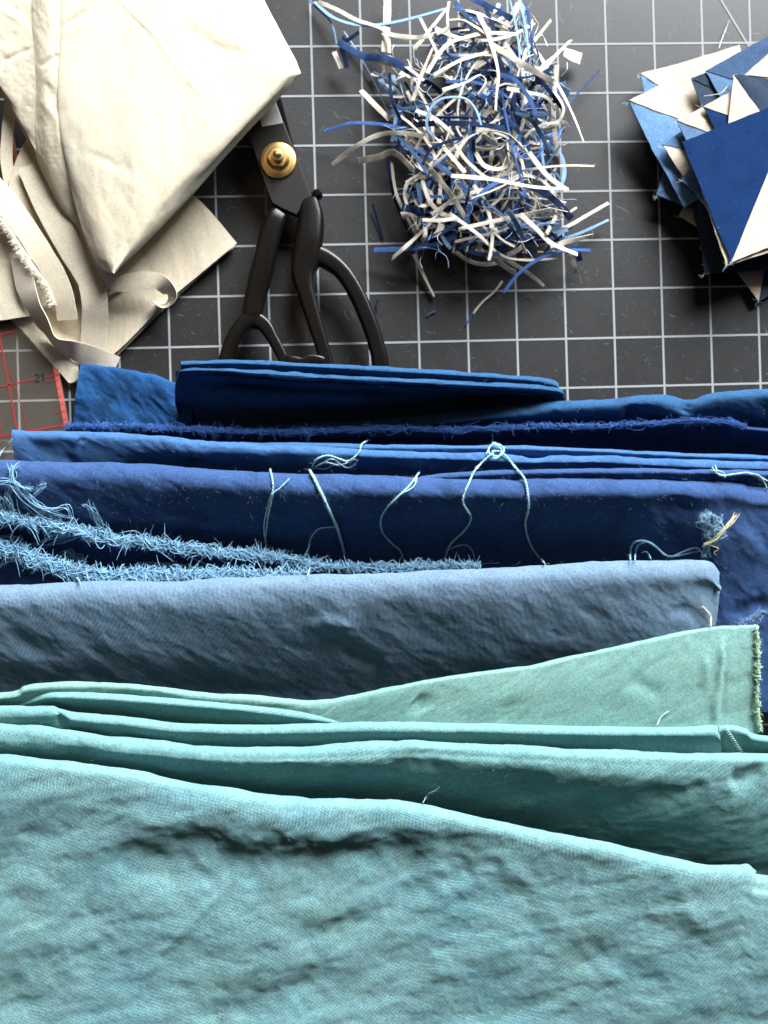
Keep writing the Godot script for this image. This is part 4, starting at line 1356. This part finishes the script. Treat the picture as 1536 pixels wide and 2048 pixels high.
	put(cloth(roll([[-300, 1172, 62], [0, 1171, 62], [100, 1166, 62], [200, 1162, 62], [350, 1162, 62], [400, 1157, 62], [500, 1152, 62.5], [620, 1149, 63], [768, 1147, 63], [968, 1135, 63], [1168, 1125, 63], [1300, 1120, 62], [1395, 1119, 61], [1425, 1126, 59], [1439, 1146, 56]], 8.0, [[[-300, 1235, 60], [200, 1232, 60], [500, 1232, 60], [768, 1222, 60], [968, 1215, 60], [1168, 1200, 60], [1300, 1190, 59.5], [1395, 1180, 58], [1440, 1175, 55]], [[-300, 1310, 53], [200, 1315, 51], [500, 1315, 49], [768, 1310, 48], [968, 1300, 49], [1168, 1275, 52], [1300, 1255, 55], [1395, 1235, 55], [1436, 1225, 53]], [[-300, 1380, 43], [200, 1390, 38], [500, 1395, 34], [768, 1395, 33], [968, 1380, 35], [1168, 1350, 41], [1300, 1320, 49], [1395, 1290, 51], [1428, 1275, 51]], [[-300, 1440, 40], [200, 1450, 36], [500, 1460, 32], [768, 1460, 31], [968, 1440, 34], [1168, 1410, 39], [1300, 1380, 44], [1395, 1340, 47], [1424, 1330, 48]]]), {"nu": 585, "nv": 160, "big": 2.0, "mid": 0.7, "fine": 0.12, "seed": 30.0, "uvrot": 0.08, "th": 0.6, "dye": 0.12, "slant": 0.7, "creases": [[18.0, -1.8, [0, 1260], [60, 1290], [130, 1330]], [20.0, -2.6, [670, 1300], [720, 1310], [780, 1330]], [20.0, 2.0, [600, 1270], [660, 1250], [740, 1250]], [14.0, -1.4, [1330, 1220], [1420, 1235]]]}), "fold", M.slate, t)
	# 7 sage piece with its left tuck
	t = fold_piece("folded_cloth", "sage green cloth rising to a frayed right end over the slate fold", g)
	put(cloth(roll([[-300, 1390, 68], [0, 1385, 68], [50, 1371, 69], [100, 1365, 69], [200, 1364, 69], [300, 1370, 69], [400, 1384, 68], [500, 1390, 68], [575, 1397, 67.5], [625, 1400, 67], [700, 1390, 68], [768, 1376, 69], [868, 1356, 70], [968, 1342, 70], [1068, 1329, 70], [1168, 1306, 70.5], [1268, 1285, 71], [1368, 1263, 71], [1430, 1252, 70.5], [1470, 1250, 70], [1512, 1249, 70]], 3.0, [[[-300, 1408, 65], [200, 1396, 66], [400, 1412, 66], [575, 1425, 66], [700, 1428, 67], [868, 1410, 69], [1068, 1390, 70], [1268, 1360, 71], [1430, 1330, 71], [1470, 1325, 70.5], [1512, 1325, 70.5]], [[-300, 1440, 58], [200, 1440, 59], [400, 1460, 60], [575, 1470, 62], [700, 1475, 64], [868, 1475, 66], [1068, 1475, 67], [1268, 1475, 68], [1430, 1470, 68], [1470, 1470, 68], [1516, 1470, 68]]]), {"nu": 585, "nv": 110, "big": 1.3, "mid": 0.8, "fine": 0.1, "seed": 31.0, "uvrot": 0.5, "th": 0.6, "dye": 0.08, "slant": -0.6, "creases": [[7.0, 1.8, [1448, 1250], [1442, 1330], [1424, 1455]], [6.0, -1.2, [1456, 1250], [1450, 1340], [1436, 1455]], [20.0, -1.4, [830, 1400], [860, 1430]], [20.0, -1.2, [1260, 1350], [1330, 1400]], [9.0, 0.9, [1405, 1300], [1412, 1400]]]}), "sheet", M.sage, t)
	put(cloth(roll([[40, 1398, 64], [90, 1384, 69.5], [130, 1383, 71], [200, 1386, 71], [300, 1393, 71], [450, 1405, 70.5], [560, 1416, 68.5], [680, 1434, 66], [760, 1446, 61]], 3.4, [[[44, 1408, 62], [90, 1404, 66], [200, 1410, 66], [300, 1418, 66], [450, 1430, 67], [580, 1440, 66], [760, 1456, 60]], [[50, 1420, 58], [90, 1420, 60], [200, 1440, 58], [300, 1455, 58], [450, 1460, 60], [580, 1465, 60], [760, 1470, 58]]]), {"nu": 150, "nv": 50, "big": 0.6, "mid": 0.4, "fine": 0.08, "seed": 32.0, "th": 0.5}), "tuck", M.aqua, t)
	fringe(t, "frayed_edge", [[1512, 1252, 70.5], [1514, 1300, 71], [1515, 1350, 71], [1514, 1400, 70.5], [1520, 1462, 69]], 210, 1.4, 3.6, 2.0, 0.00015, M.yarn_sage, -0.9)
	# 8 narrow aqua roll
	t = fold_piece("folded_cloth", "narrow aqua rolled fold below the sage cloth", g)
	put(cloth(roll([[-300, 1412, 70], [0, 1411, 71], [60, 1413, 72], [110, 1412, 73], [150, 1424, 73.5], [250, 1433, 74], [350, 1445, 74], [500, 1450, 74], [625, 1447, 74], [768, 1444, 74.5], [968, 1447, 75], [1168, 1452, 75], [1368, 1453, 75], [1425, 1451, 74.5], [1440, 1460, 73]], 4.2, [[[-300, 1442, 69], [110, 1446, 70], [350, 1474, 71], [625, 1476, 71], [968, 1476, 72], [1368, 1484, 72], [1442, 1490, 71]], [[-300, 1475, 62], [110, 1485, 62], [350, 1510, 63], [625, 1515, 63], [968, 1510, 65], [1368, 1525, 66], [1442, 1530, 66]]]), {"nu": 512, "nv": 70, "big": 0.9, "mid": 0.5, "fine": 0.09, "seed": 33.0, "uvrot": 0.15, "th": 0.6, "dye": 0.08, "creases": [[9.0, -2.2, [112, 1412], [122, 1440], [135, 1455]]]}), "fold", M.aqua, t)
	put(cloth(roll([[1438, 1452, 73], [1460, 1450, 74], [1490, 1457, 74], [1540, 1472, 74], [1820, 1480, 74]], 3.0, [[[1442, 1490, 70], [1500, 1495, 70], [1820, 1505, 70]], [[1442, 1530, 64], [1500, 1535, 64], [1820, 1545, 64]]]), {"nu": 80, "nv": 50, "big": 0.5, "mid": 0.3, "seed": 34.0, "th": 0.6}), "end_layer", M.aqua, t)
	var zig := Shape.new()
	for k in 12:
		var f := k / 11.0
		var a := Vector2(1452, 1456).lerp(Vector2(1482, 1503), f)
		var h := top_at(a.x, a.y) + 0.3
		var q := world_path([[a.x - 4, a.y + 2, h], [a.x, a.y - 1, h + 0.4], [a.x + 4, a.y + 1, h]], 5)
		yarn(zig, q, 0.00018, 1, 0.001, Color(1, 1, 1))
	var zo := put(zig.mesh(), "selvage_stitching", M.yarn_pale, t)
	zo.set_meta("kind", "stuff")
	# 9 big aqua roll in front
	t = fold_piece("folded_cloth", "aqua green roll turning dark teal below, just behind the front cloth", g)
	put(cloth(roll([[-300, 1445, 76], [0, 1447, 76], [125, 1458, 77], [250, 1475, 78], [400, 1489, 79], [500, 1492, 79], [600, 1492, 79], [768, 1482, 80], [868, 1482, 80], [1068, 1493, 80], [1268, 1503, 80], [1468, 1508, 80], [1820, 1513, 80]], 5.5, [[[-300, 1485, 74], [125, 1498, 75], [250, 1515, 76], [500, 1535, 77], [768, 1535, 78], [1068, 1550, 78], [1268, 1570, 78], [1468, 1590, 78], [1820, 1600, 78]], [[-300, 1512, 66], [125, 1530, 66], [250, 1552, 64], [500, 1586, 61], [768, 1600, 60], [1068, 1640, 60], [1268, 1665, 62], [1468, 1680, 68], [1820, 1690, 70]], [[-300, 1550, 58], [125, 1575, 56], [250, 1600, 52], [500, 1640, 46], [768, 1660, 44], [1068, 1720, 44], [1268, 1765, 46], [1468, 1790, 50], [1820, 1800, 55]]]), {"nu": 585, "nv": 130, "big": 2.4, "mid": 1.0, "fine": 0.12, "seed": 35.0, "uvrot": -0.2, "th": 0.6, "dye": 0.2, "slant": -0.5, "creases": [[26.0, -1.5, [740, 1535], [830, 1522], [920, 1545]], [16.0, -2.0, [1000, 1600], [1080, 1570], [1120, 1560]], [18.0, -2.4, [1270, 1600], [1350, 1585], [1420, 1580]], [16.0, -2.0, [1140, 1620], [1230, 1590]], [18.0, -2.0, [1460, 1560], [1536, 1550]]]}), "fold", M.aqua, t)
	# 10 front cloth
	t = fold_piece("folded_cloth", "wrinkled pale teal cloth filling the foreground, nearest of all the cloths", g)
	put(cloth(roll([[-300, 1504, 88], [0, 1509, 88], [100, 1520, 88], [200, 1532, 88], [300, 1547, 88], [400, 1567, 88], [500, 1585, 88], [600, 1595, 88], [700, 1598, 88], [768, 1600, 88], [843, 1610, 88], [943, 1630, 88], [1068, 1657, 88], [1193, 1680, 88], [1293, 1701, 88], [1393, 1725, 87], [1468, 1731, 86], [1495, 1729, 85], [1510, 1741, 84], [1536, 1752, 83], [1820, 1762, 82]], 6.5, [[[-300, 1590, 87], [300, 1620, 87.5], [600, 1660, 87.5], [768, 1670, 87], [943, 1695, 86.5], [1193, 1745, 86.5], [1393, 1785, 86], [1820, 1820, 82]], [[-300, 1720, 83], [300, 1735, 82], [600, 1765, 82], [768, 1775, 82], [943, 1790, 83], [1193, 1830, 83.5], [1393, 1860, 84], [1820, 1890, 80]], [[-300, 1850, 80], [300, 1870, 80], [600, 1890, 80], [768, 1900, 79], [943, 1910, 79], [1193, 1930, 80], [1393, 1950, 80], [1820, 1970, 77]], [[-300, 2000, 76], [300, 2000, 76], [600, 2010, 76], [943, 2020, 75], [1393, 2040, 76], [1820, 2050, 74]], [[-300, 2160, 70], [600, 2160, 70], [943, 2160, 70], [1820, 2160, 70]], [[-300, 2420, 30], [600, 2420, 30], [943, 2420, 30], [1820, 2420, 30]], [[-300, 2560, 1], [600, 2560, 1], [943, 2560, 1], [1820, 2560, 1]]]), {"nu": 683, "nv": 350, "big": 3.0, "mid": 0.8, "fine": 0.11, "seed": 36.0, "th": 0.6, "dye": 0.24, "tone": Color(1.2, 1.04, 0.9), "slant": -0.45, "uvrot": 0.3, "creases": [[14.0, -0.6, [330, 1570], [240, 1720], [150, 1850], [20, 1990]], [10.0, 0.7, [560, 1610], [470, 1760], [330, 1900], [230, 2030]], [14.0, -0.6, [880, 1640], [800, 1790], [640, 1930], [520, 2060]], [16.0, 0.55, [960, 1660], [1080, 1800], [1190, 1920], [1330, 2060]], [10.0, -0.7, [1180, 1690], [1130, 1850], [1010, 2000]], [16.0, 0.5, [1320, 1730], [1400, 1850], [1530, 1960]], [46.0, -2.7, [40, 1770], [180, 1735], [300, 1716], [420, 1708], [520, 1724], [640, 1732], [760, 1715], [860, 1725], [960, 1750], [1080, 1772], [1220, 1790]], [40.0, 1.4, [80, 1690], [420, 1655], [600, 1672], [820, 1665], [1000, 1690]], [26.0, -1.6, [30, 1700], [130, 1658], [280, 1628]], [36.0, -1.8, [520, 1860], [640, 1875], [720, 1838], [800, 1790], [880, 1740]], [36.0, -1.8, [360, 2050], [520, 1995], [640, 1960], [700, 1900]], [40.0, -1.8, [-30, 2010], [80, 1935], [200, 1860], [300, 1830]], [44.0, -1.3, [1000, 1830], [1160, 1890], [1280, 1960], [1400, 2040]], [36.0, -1.2, [1220, 1850], [1350, 1880], [1520, 1900]], [26.0, 1.0, [1060, 2040], [1170, 1970], [1300, 1880]], [22.0, 1.0, [820, 1960], [960, 1900], [1080, 1870]]]}), "fold", M.teal, t)
	put(cloth([[[-300, 1500, 1], [700, 1520, 1], [1820, 1540, 1]], [[-300, 1510, 26], [700, 1530, 26], [1820, 1550, 26]], [[-300, 1600, 34], [700, 1640, 32], [1820, 1680, 32]], [[-300, 1800, 40], [700, 1800, 40], [1820, 1820, 40]], [[-300, 2100, 34], [700, 2100, 34], [1820, 2100, 34]], [[-300, 2340, 1], [700, 2340, 1], [1820, 2340, 1]]], {"nu": 60, "nv": 40, "big": 1.0, "seed": 37.0}), "lower_layers", M.teal, t)

# ---------------------------------------------------------------- loose threads on the cloth
func loose(label: String, paths: Array, mat: Material) -> void:
	# paths: [[points], lift mm, radius mm, plies]
	var s := Shape.new()
	for a in paths:
		var length := 0.0
		for i in range(1, a[0].size()):
			length += Vector2(a[0][i][0] - a[0][i - 1][0], a[0][i][1] - a[0][i - 1][1]).length()
		var p := draped(a[0], a[1], clampi(int(length / 3.0), 8, 110))
		yarn(s, p, a[2] * 0.0018, a[3], 0.0030, Color.WHITE, 1.6)
	var o := put(s.mesh(), "loose_thread", mat)
	tag(o, label, "thread", "loose threads on the folded cloth")

func make_threads() -> void:
	loose("forked pale thread, leftmost of the threads on the indigo fold", [[[[540, 937], [545, 960], [546, 981], [538, 1006], [528, 1052], [534, 1100]], 0.6, 0.22, 2], [[[580, 956], [560, 976], [546, 988], [541, 1015]], 0.8, 0.16, 1], [[[541, 1000], [534, 1050], [530, 1085]], 0.9, 0.18, 1]], M.yarn_pale)
	loose("thick twisted pale thread with a frayed tassel at its top", [[[[608, 938], [620, 942], [638, 977], [659, 1022], [676, 1060], [690, 1108]], 0.8, 0.38, 3], [[[622, 940], [632, 920], [655, 911], [680, 918], [697, 922], [717, 906], [724, 888], [740, 879]], 1.0, 0.22, 2], [[[625, 938], [650, 925], [680, 930], [712, 918]], 1.2, 0.2, 2], [[[630, 936], [650, 938], [675, 928], [700, 936], [716, 920]], 0.8, 0.16, 1], [[[640, 930], [665, 918], [690, 935], [712, 930]], 1.4, 0.16, 1], [[[672, 1054], [650, 1055], [634, 1060], [620, 1080], [617, 1105], [620, 1131], [615, 1152]], 1.2, 0.18, 1]], M.yarn_pale)
	loose("pale thread bent like a bow in the middle of the indigo fold", [[[[838, 945], [820, 970], [801, 989], [775, 1015], [762, 1038], [765, 1064], [785, 1088], [801, 1102], [810, 1130]], 0.8, 0.26, 2], [[[834, 950], [828, 972], [806, 986]], 1.0, 0.18, 1]], M.yarn_pale)
	loose("long pale thread knotted at the top with two hanging legs", [[[[990, 900], [976, 914], [951, 939], [938, 965], [930, 985], [926, 1006], [942, 1035], [930, 1060], [901, 1089], [888, 1122]], 0.9, 0.26, 2], [[[985, 902], [1005, 906], [1034, 939], [1050, 960], [1056, 990], [1057, 1015], [1051, 1052], [1063, 1093], [1090, 1128]], 0.9, 0.28, 2], [[[897, 1100], [915, 1092], [934, 1091], [946, 1105], [952, 1130]], 1.6, 0.16, 1], [[[980, 892], [995, 888], [1008, 898], [1000, 912], [982, 910], [978, 896], [992, 884]], 1.6, 0.22, 2], [[[972, 908], [986, 888], [1004, 902], [990, 918], [984, 900]], 2.2, 0.2, 2], [[[984, 884], [1000, 892], [1012, 896]], 1.5, 0.16, 1]], M.yarn_pale)
	loose("looped blue thread reaching left from the fuzzy thread clump", [[[[1261, 1122], [1262, 1095], [1275, 1082], [1300, 1085], [1318, 1100], [1340, 1114], [1366, 1104], [1393, 1096], [1408, 1112]], 3.0, 0.26, 2], [[[1270, 1122], [1274, 1094], [1292, 1084], [1310, 1092], [1330, 1110], [1352, 1112], [1380, 1106], [1400, 1102]], 3.6, 0.22, 2], [[[1282, 1106], [1294, 1104], [1302, 1118]], 2.0, 0.14, 1]], M.yarn_blue)
	# fuzzy clump
	var t := thing("thread_clump", "fuzzy grey blue thread clump with a cream wisp at the right", "thread clump")
	var s := Shape.new()
	var hc := top_at(1421, 1050) + 4.0
	for k in 130:
		var w := []
		var a := rng.randf() * TAU
		var b := rng.randf_range(-1.0, 1.0)
		for e in 5:
			var q := sqrt(1.0 - b * b)
			var lump := 0.75 + 0.5 * n_big.get_noise_2d(cos(a) * 40.0 + 7.0, b * 60.0) + (0.25 if k % 9 == 0 else 0.0)
			w.append([1421 + b * 5.0 + cos(a) * q * 27.0 * lump, 1050 + b * 35.0 * lump, hc + sin(a) * q * 5.0 * lump])
			a += rng.randfn() * 0.6
			b = clampf(b + rng.randfn() * 0.25, -0.98, 0.98)
		yarn(s, world_path(w, 9), 0.0002, 1, 0.002, Color.WHITE * rng.randf_range(0.8, 1.05), 2.0)
	var neck := [[1416, 1080, hc], [1414, 1095, hc - 1.0], [1412, 1115, hc - 2.0]]
	for k in 9:
		var w := []
		for p in neck:
			w.append([p[0] + rng.randfn() * 5.0, p[1], p[2] + rng.randfn()])
		yarn(s, world_path(w, 8), 0.00018, 1, 0.002, Color.WHITE, 0.4)
	put(s.mesh(), "clump", M.yarn_fuzz, t).set_meta("kind", "stuff")
	s = Shape.new()
	for k in 7:
		var w := []
		for p in [[1408, 1088, hc + 1.0], [1428, 1080, hc + 3.0], [1446, 1064, hc + 4.0], [1460, 1046, hc + 4.0], [1472, 1028, hc + 3.0]]:
			w.append([p[0] + rng.randfn() * (1.0 + 0.05 * (p[0] - 1408)), p[1] + rng.randfn() * 1.5, p[2] + rng.randfn() * 0.5])
		yarn(s, world_path(w, 16), 0.00014, 1, 0.002, Color.WHITE, 1.0)
	yarn(s, world_path([[1410, 1088, hc + 1.5], [1425, 1092, hc + 2], [1438, 1098, hc + 1], [1428, 1104, hc], [1432, 1110, hc]], 16), 0.00018, 2, 0.0015, Color.WHITE, 0.5)
	put(s.mesh(), "cream_wisp", M.yarn_cream, t).set_meta("kind", "stuff")
	loose("short cream thread standing at the slate fold's right end", [[[[1405, 1212], [1414, 1222], [1421, 1232], [1422, 1252]], 0.8, 0.2, 2]], M.yarn_cream)
	loose("pale curved thread on the sage cloth near its right end", [[[[1314, 1450], [1322, 1434], [1338, 1422]], 0.6, 0.16, 1]], M.yarn_pale)
	loose("thin pale thread in the dark valley behind the front cloth", [[[[846, 1606], [856, 1588], [872, 1580], [880, 1572]], 1.2, 0.1, 1]], M.yarn_pale)
	loose("pale threads trailing at the right edge above the indigo fold", [[[[1424, 934], [1440, 950], [1470, 948], [1500, 946], [1536, 962]], 0.8, 0.2, 2], [[[1430, 930], [1436, 944], [1452, 952]], 0.8, 0.16, 1], [[[1420, 940], [1445, 944], [1450, 955]], 1.0, 0.16, 1], [[[1500, 948], [1520, 952], [1536, 980]], 1.0, 0.16, 1]], M.yarn_pale)
	loose("thin pale thread crossing the frayed flap", [[[[428, 1075], [440, 1090], [436, 1110], [450, 1125], [490, 1138]], 3.0, 0.12, 1], [[[350, 1100], [390, 1118], [420, 1132]], 2.5, 0.12, 1], [[[240, 1066], [270, 1062], [290, 1078], [305, 1094]], 2.5, 0.14, 1]], M.yarn_pale)
	# tangle of pulled threads at the far left
	s = Shape.new()
	var paths := [
		[[-20, 966], [10, 962], [33, 968], [50, 985], [66, 1005], [85, 1024]], [[-20, 972], [15, 968], [45, 985], [70, 1015], [100, 1035]],
		[[20, 970], [40, 995], [60, 1020], [90, 1035], [120, 1045]], [[30, 962], [52, 990], [80, 1012], [110, 1020], [135, 1015], [146, 1040]],
		[[45, 985], [75, 1012], [112, 1030], [140, 1036]], [[60, 1000], [95, 1030], [140, 1050], [180, 1058]],
		[[24, 930], [24, 950], [20, 975], [12, 992]], [[36, 930], [26, 940], [25, 960]], [[0, 992], [12, 1010], [22, 1035], [26, 1042]], [[14, 992], [24, 1012], [34, 1040]],
		[[70, 988], [82, 975], [92, 966]], [[50, 978], [62, 976]], [[172, 1006], [184, 1022], [196, 1040], [210, 1058]], [[176, 1004], [190, 1026], [206, 1056]],
		[[-10, 1080], [20, 1072], [48, 1090], [60, 1110], [90, 1120], [140, 1126]], [[-10, 1090], [30, 1082], [60, 1104], [100, 1115], [150, 1130], [190, 1138]],
		[[120, 1112], [140, 1105], [155, 1120], [150, 1140], [138, 1136]], [[130, 1130], [150, 1150], [160, 1166]], [[0, 1130], [30, 1122], [60, 1128], [100, 1132]],
		[[230, 1145], [290, 1128], [340, 1132], [420, 1150]], [[250, 1152], [330, 1135], [400, 1138], [470, 1148]], [[100, 1118], [160, 1112], [170, 1135], [200, 1150]],
		[[70, 1092], [110, 1072], [160, 1062], [200, 1056]], [[60, 1096], [120, 1078], [180, 1066]],
	]
	for a in paths:
		for k in 5:
			var b := []
			for p in a:
				b.append([p[0] + rng.randfn() * 4.5, p[1] + rng.randfn() * 3.5])
			yarn(s, draped(b, 0.6 + rng.randf() * 2.5, 22), rng.randf_range(0.00014, 0.00024), 1, 0.002, Color.WHITE * rng.randf_range(0.85, 1.1), 0.5)
	var o := put(s.mesh(), "pulled_threads", M.yarn_blue)
	o.set_meta("kind", "stuff")
	tag(o, "pulled pale blue threads massed on the indigo fold at the left edge", "threads")
	s = Shape.new()
	for k in 5:
		yarn(s, draped([[-10, 905 + k * 6], [10, 895 + rng.randfn() * 4.0], [25, 880 + rng.randfn() * 4.0]], 1.0, 10), 0.00012, 1, 0.002, Color.WHITE, 0.6)
	o = put(s.mesh(), "thread_wisp", M.yarn_pale)
	tag(o, "wispy white thread ends over the ruler's hanging hole", "threads")
	# lint: hairs and specks shed over the cloth, beyond counting
	s = Shape.new()
	for k in 1500:
		var px := rng.randf_range(0, 1536)
		var py := rng.randf_range(730, 2040)
		if rng.randf() < 0.55:
			py = rng.randf_range(930, 1130)
		var h := top_at(px, py)
		if h < 2.0:
			continue
		hair(s, at(px, py, h + 0.1), rng.randf_range(0.0004, 0.0022), 0.000035, Color.WHITE, 0.2)
	o = put(s.mesh(), "cloth_lint", M.lint)
	o.set_meta("kind", "stuff")
	tag(o, "fine pale lint scattered over the folded cloths", "lint")
	s = Shape.new()
	for k in 420:
		hair(s, at(rng.randf_range(300, 1536), rng.randf_range(0, 800), 0.3), rng.randf_range(0.0004, 0.003), 0.00004, Color.WHITE, 0.05)
	o = put(s.mesh(), "mat_lint", M.lint)
	o.set_meta("kind", "stuff")
	tag(o, "fine pale lint scattered over the cutting mat", "lint")

# ---------------------------------------------------------------- build
func _ready() -> void:
	rng.seed = 77
	hmap.resize(384 * 512)
	cam_basis = Basis(turn_axis(1, 0, 0), turn_axis(0, -1, 0), turn_axis(0, 0, 1))
	var cam := Camera3D.new()
	cam.name = "camera"
	add_child(cam)
	var ca := CameraAttributesPhysical.new()
	ca.frustum_focal_length = 20.592
	ca.exposure_aperture = 7.0
	ca.frustum_focus_distance = 0.385
	ca.frustum_near = 0.01
	ca.frustum_far = 10.0
	cam.attributes = ca
	cam.transform = Transform3D(cam_basis, cam_pos)
	cam.fov = rad_to_deg(2.0 * atan(1024.0 / FOCAL))
	cam.near = 0.01
	cam.far = 10.0
	cam.current = true
	var env := Environment.new()
	env.background_mode = Environment.BG_COLOR
	env.background_color = Color(0.10, 0.10, 0.105)
	env.tonemap_mode = Environment.TONE_MAPPER_LINEAR
	env.tonemap_exposure = 1.0
	env.sdfgi_enabled = true
	env.ssao_enabled = true
	env.ssil_enabled = true
	var we := WorldEnvironment.new()
	we.name = "environment"
	we.environment = env
	add_child(we)
	# window beyond the top right of the picture
	var win := AreaLight3D.new()
	win.name = "window_light"
	win.area_size = Vector2(1.9, 1.25)
	win.light_color = Color(0.97, 0.985, 1.0)
	win.light_energy = 40.0
	win.shadow_enabled = true
	add_child(win)
	win.look_at_from_position(Vector3(0.97, 1.24, -2.3), Vector3(0, 0.02, 0), Vector3.UP)
	# warm room lamp overhead, left of the table
	var lamp := AreaLight3D.new()
	lamp.name = "room_light"
	lamp.area_size = Vector2(1.2, 1.2)
	lamp.light_color = Color(1.0, 0.86, 0.70)
	lamp.light_energy = 0.22
	lamp.shadow_enabled = true
	add_child(lamp)
	lamp.look_at_from_position(Vector3(-0.7, 1.6, -0.55), Vector3(0, 0, 0), Vector3.UP)

	make_materials()
	M.cream_yarn = plain(srgb(0.93, 0.90, 0.83))
	M.gauze = fabric(srgb(0.885, 0.84, 0.77), 0.7)
	M.gauze.backlight_enabled = true
	M.gauze.backlight = Color(0.6, 0.57, 0.5)
	M.yarn_fuzz = plain(srgb(0.47, 0.60, 0.68))
	M.thread = plain(Color(1, 1, 1))
	make_mat()
	make_ruler()
	make_shears()
	make_muslin()
	make_folds()
	make_squares()
	make_trimmings()
	make_threads()
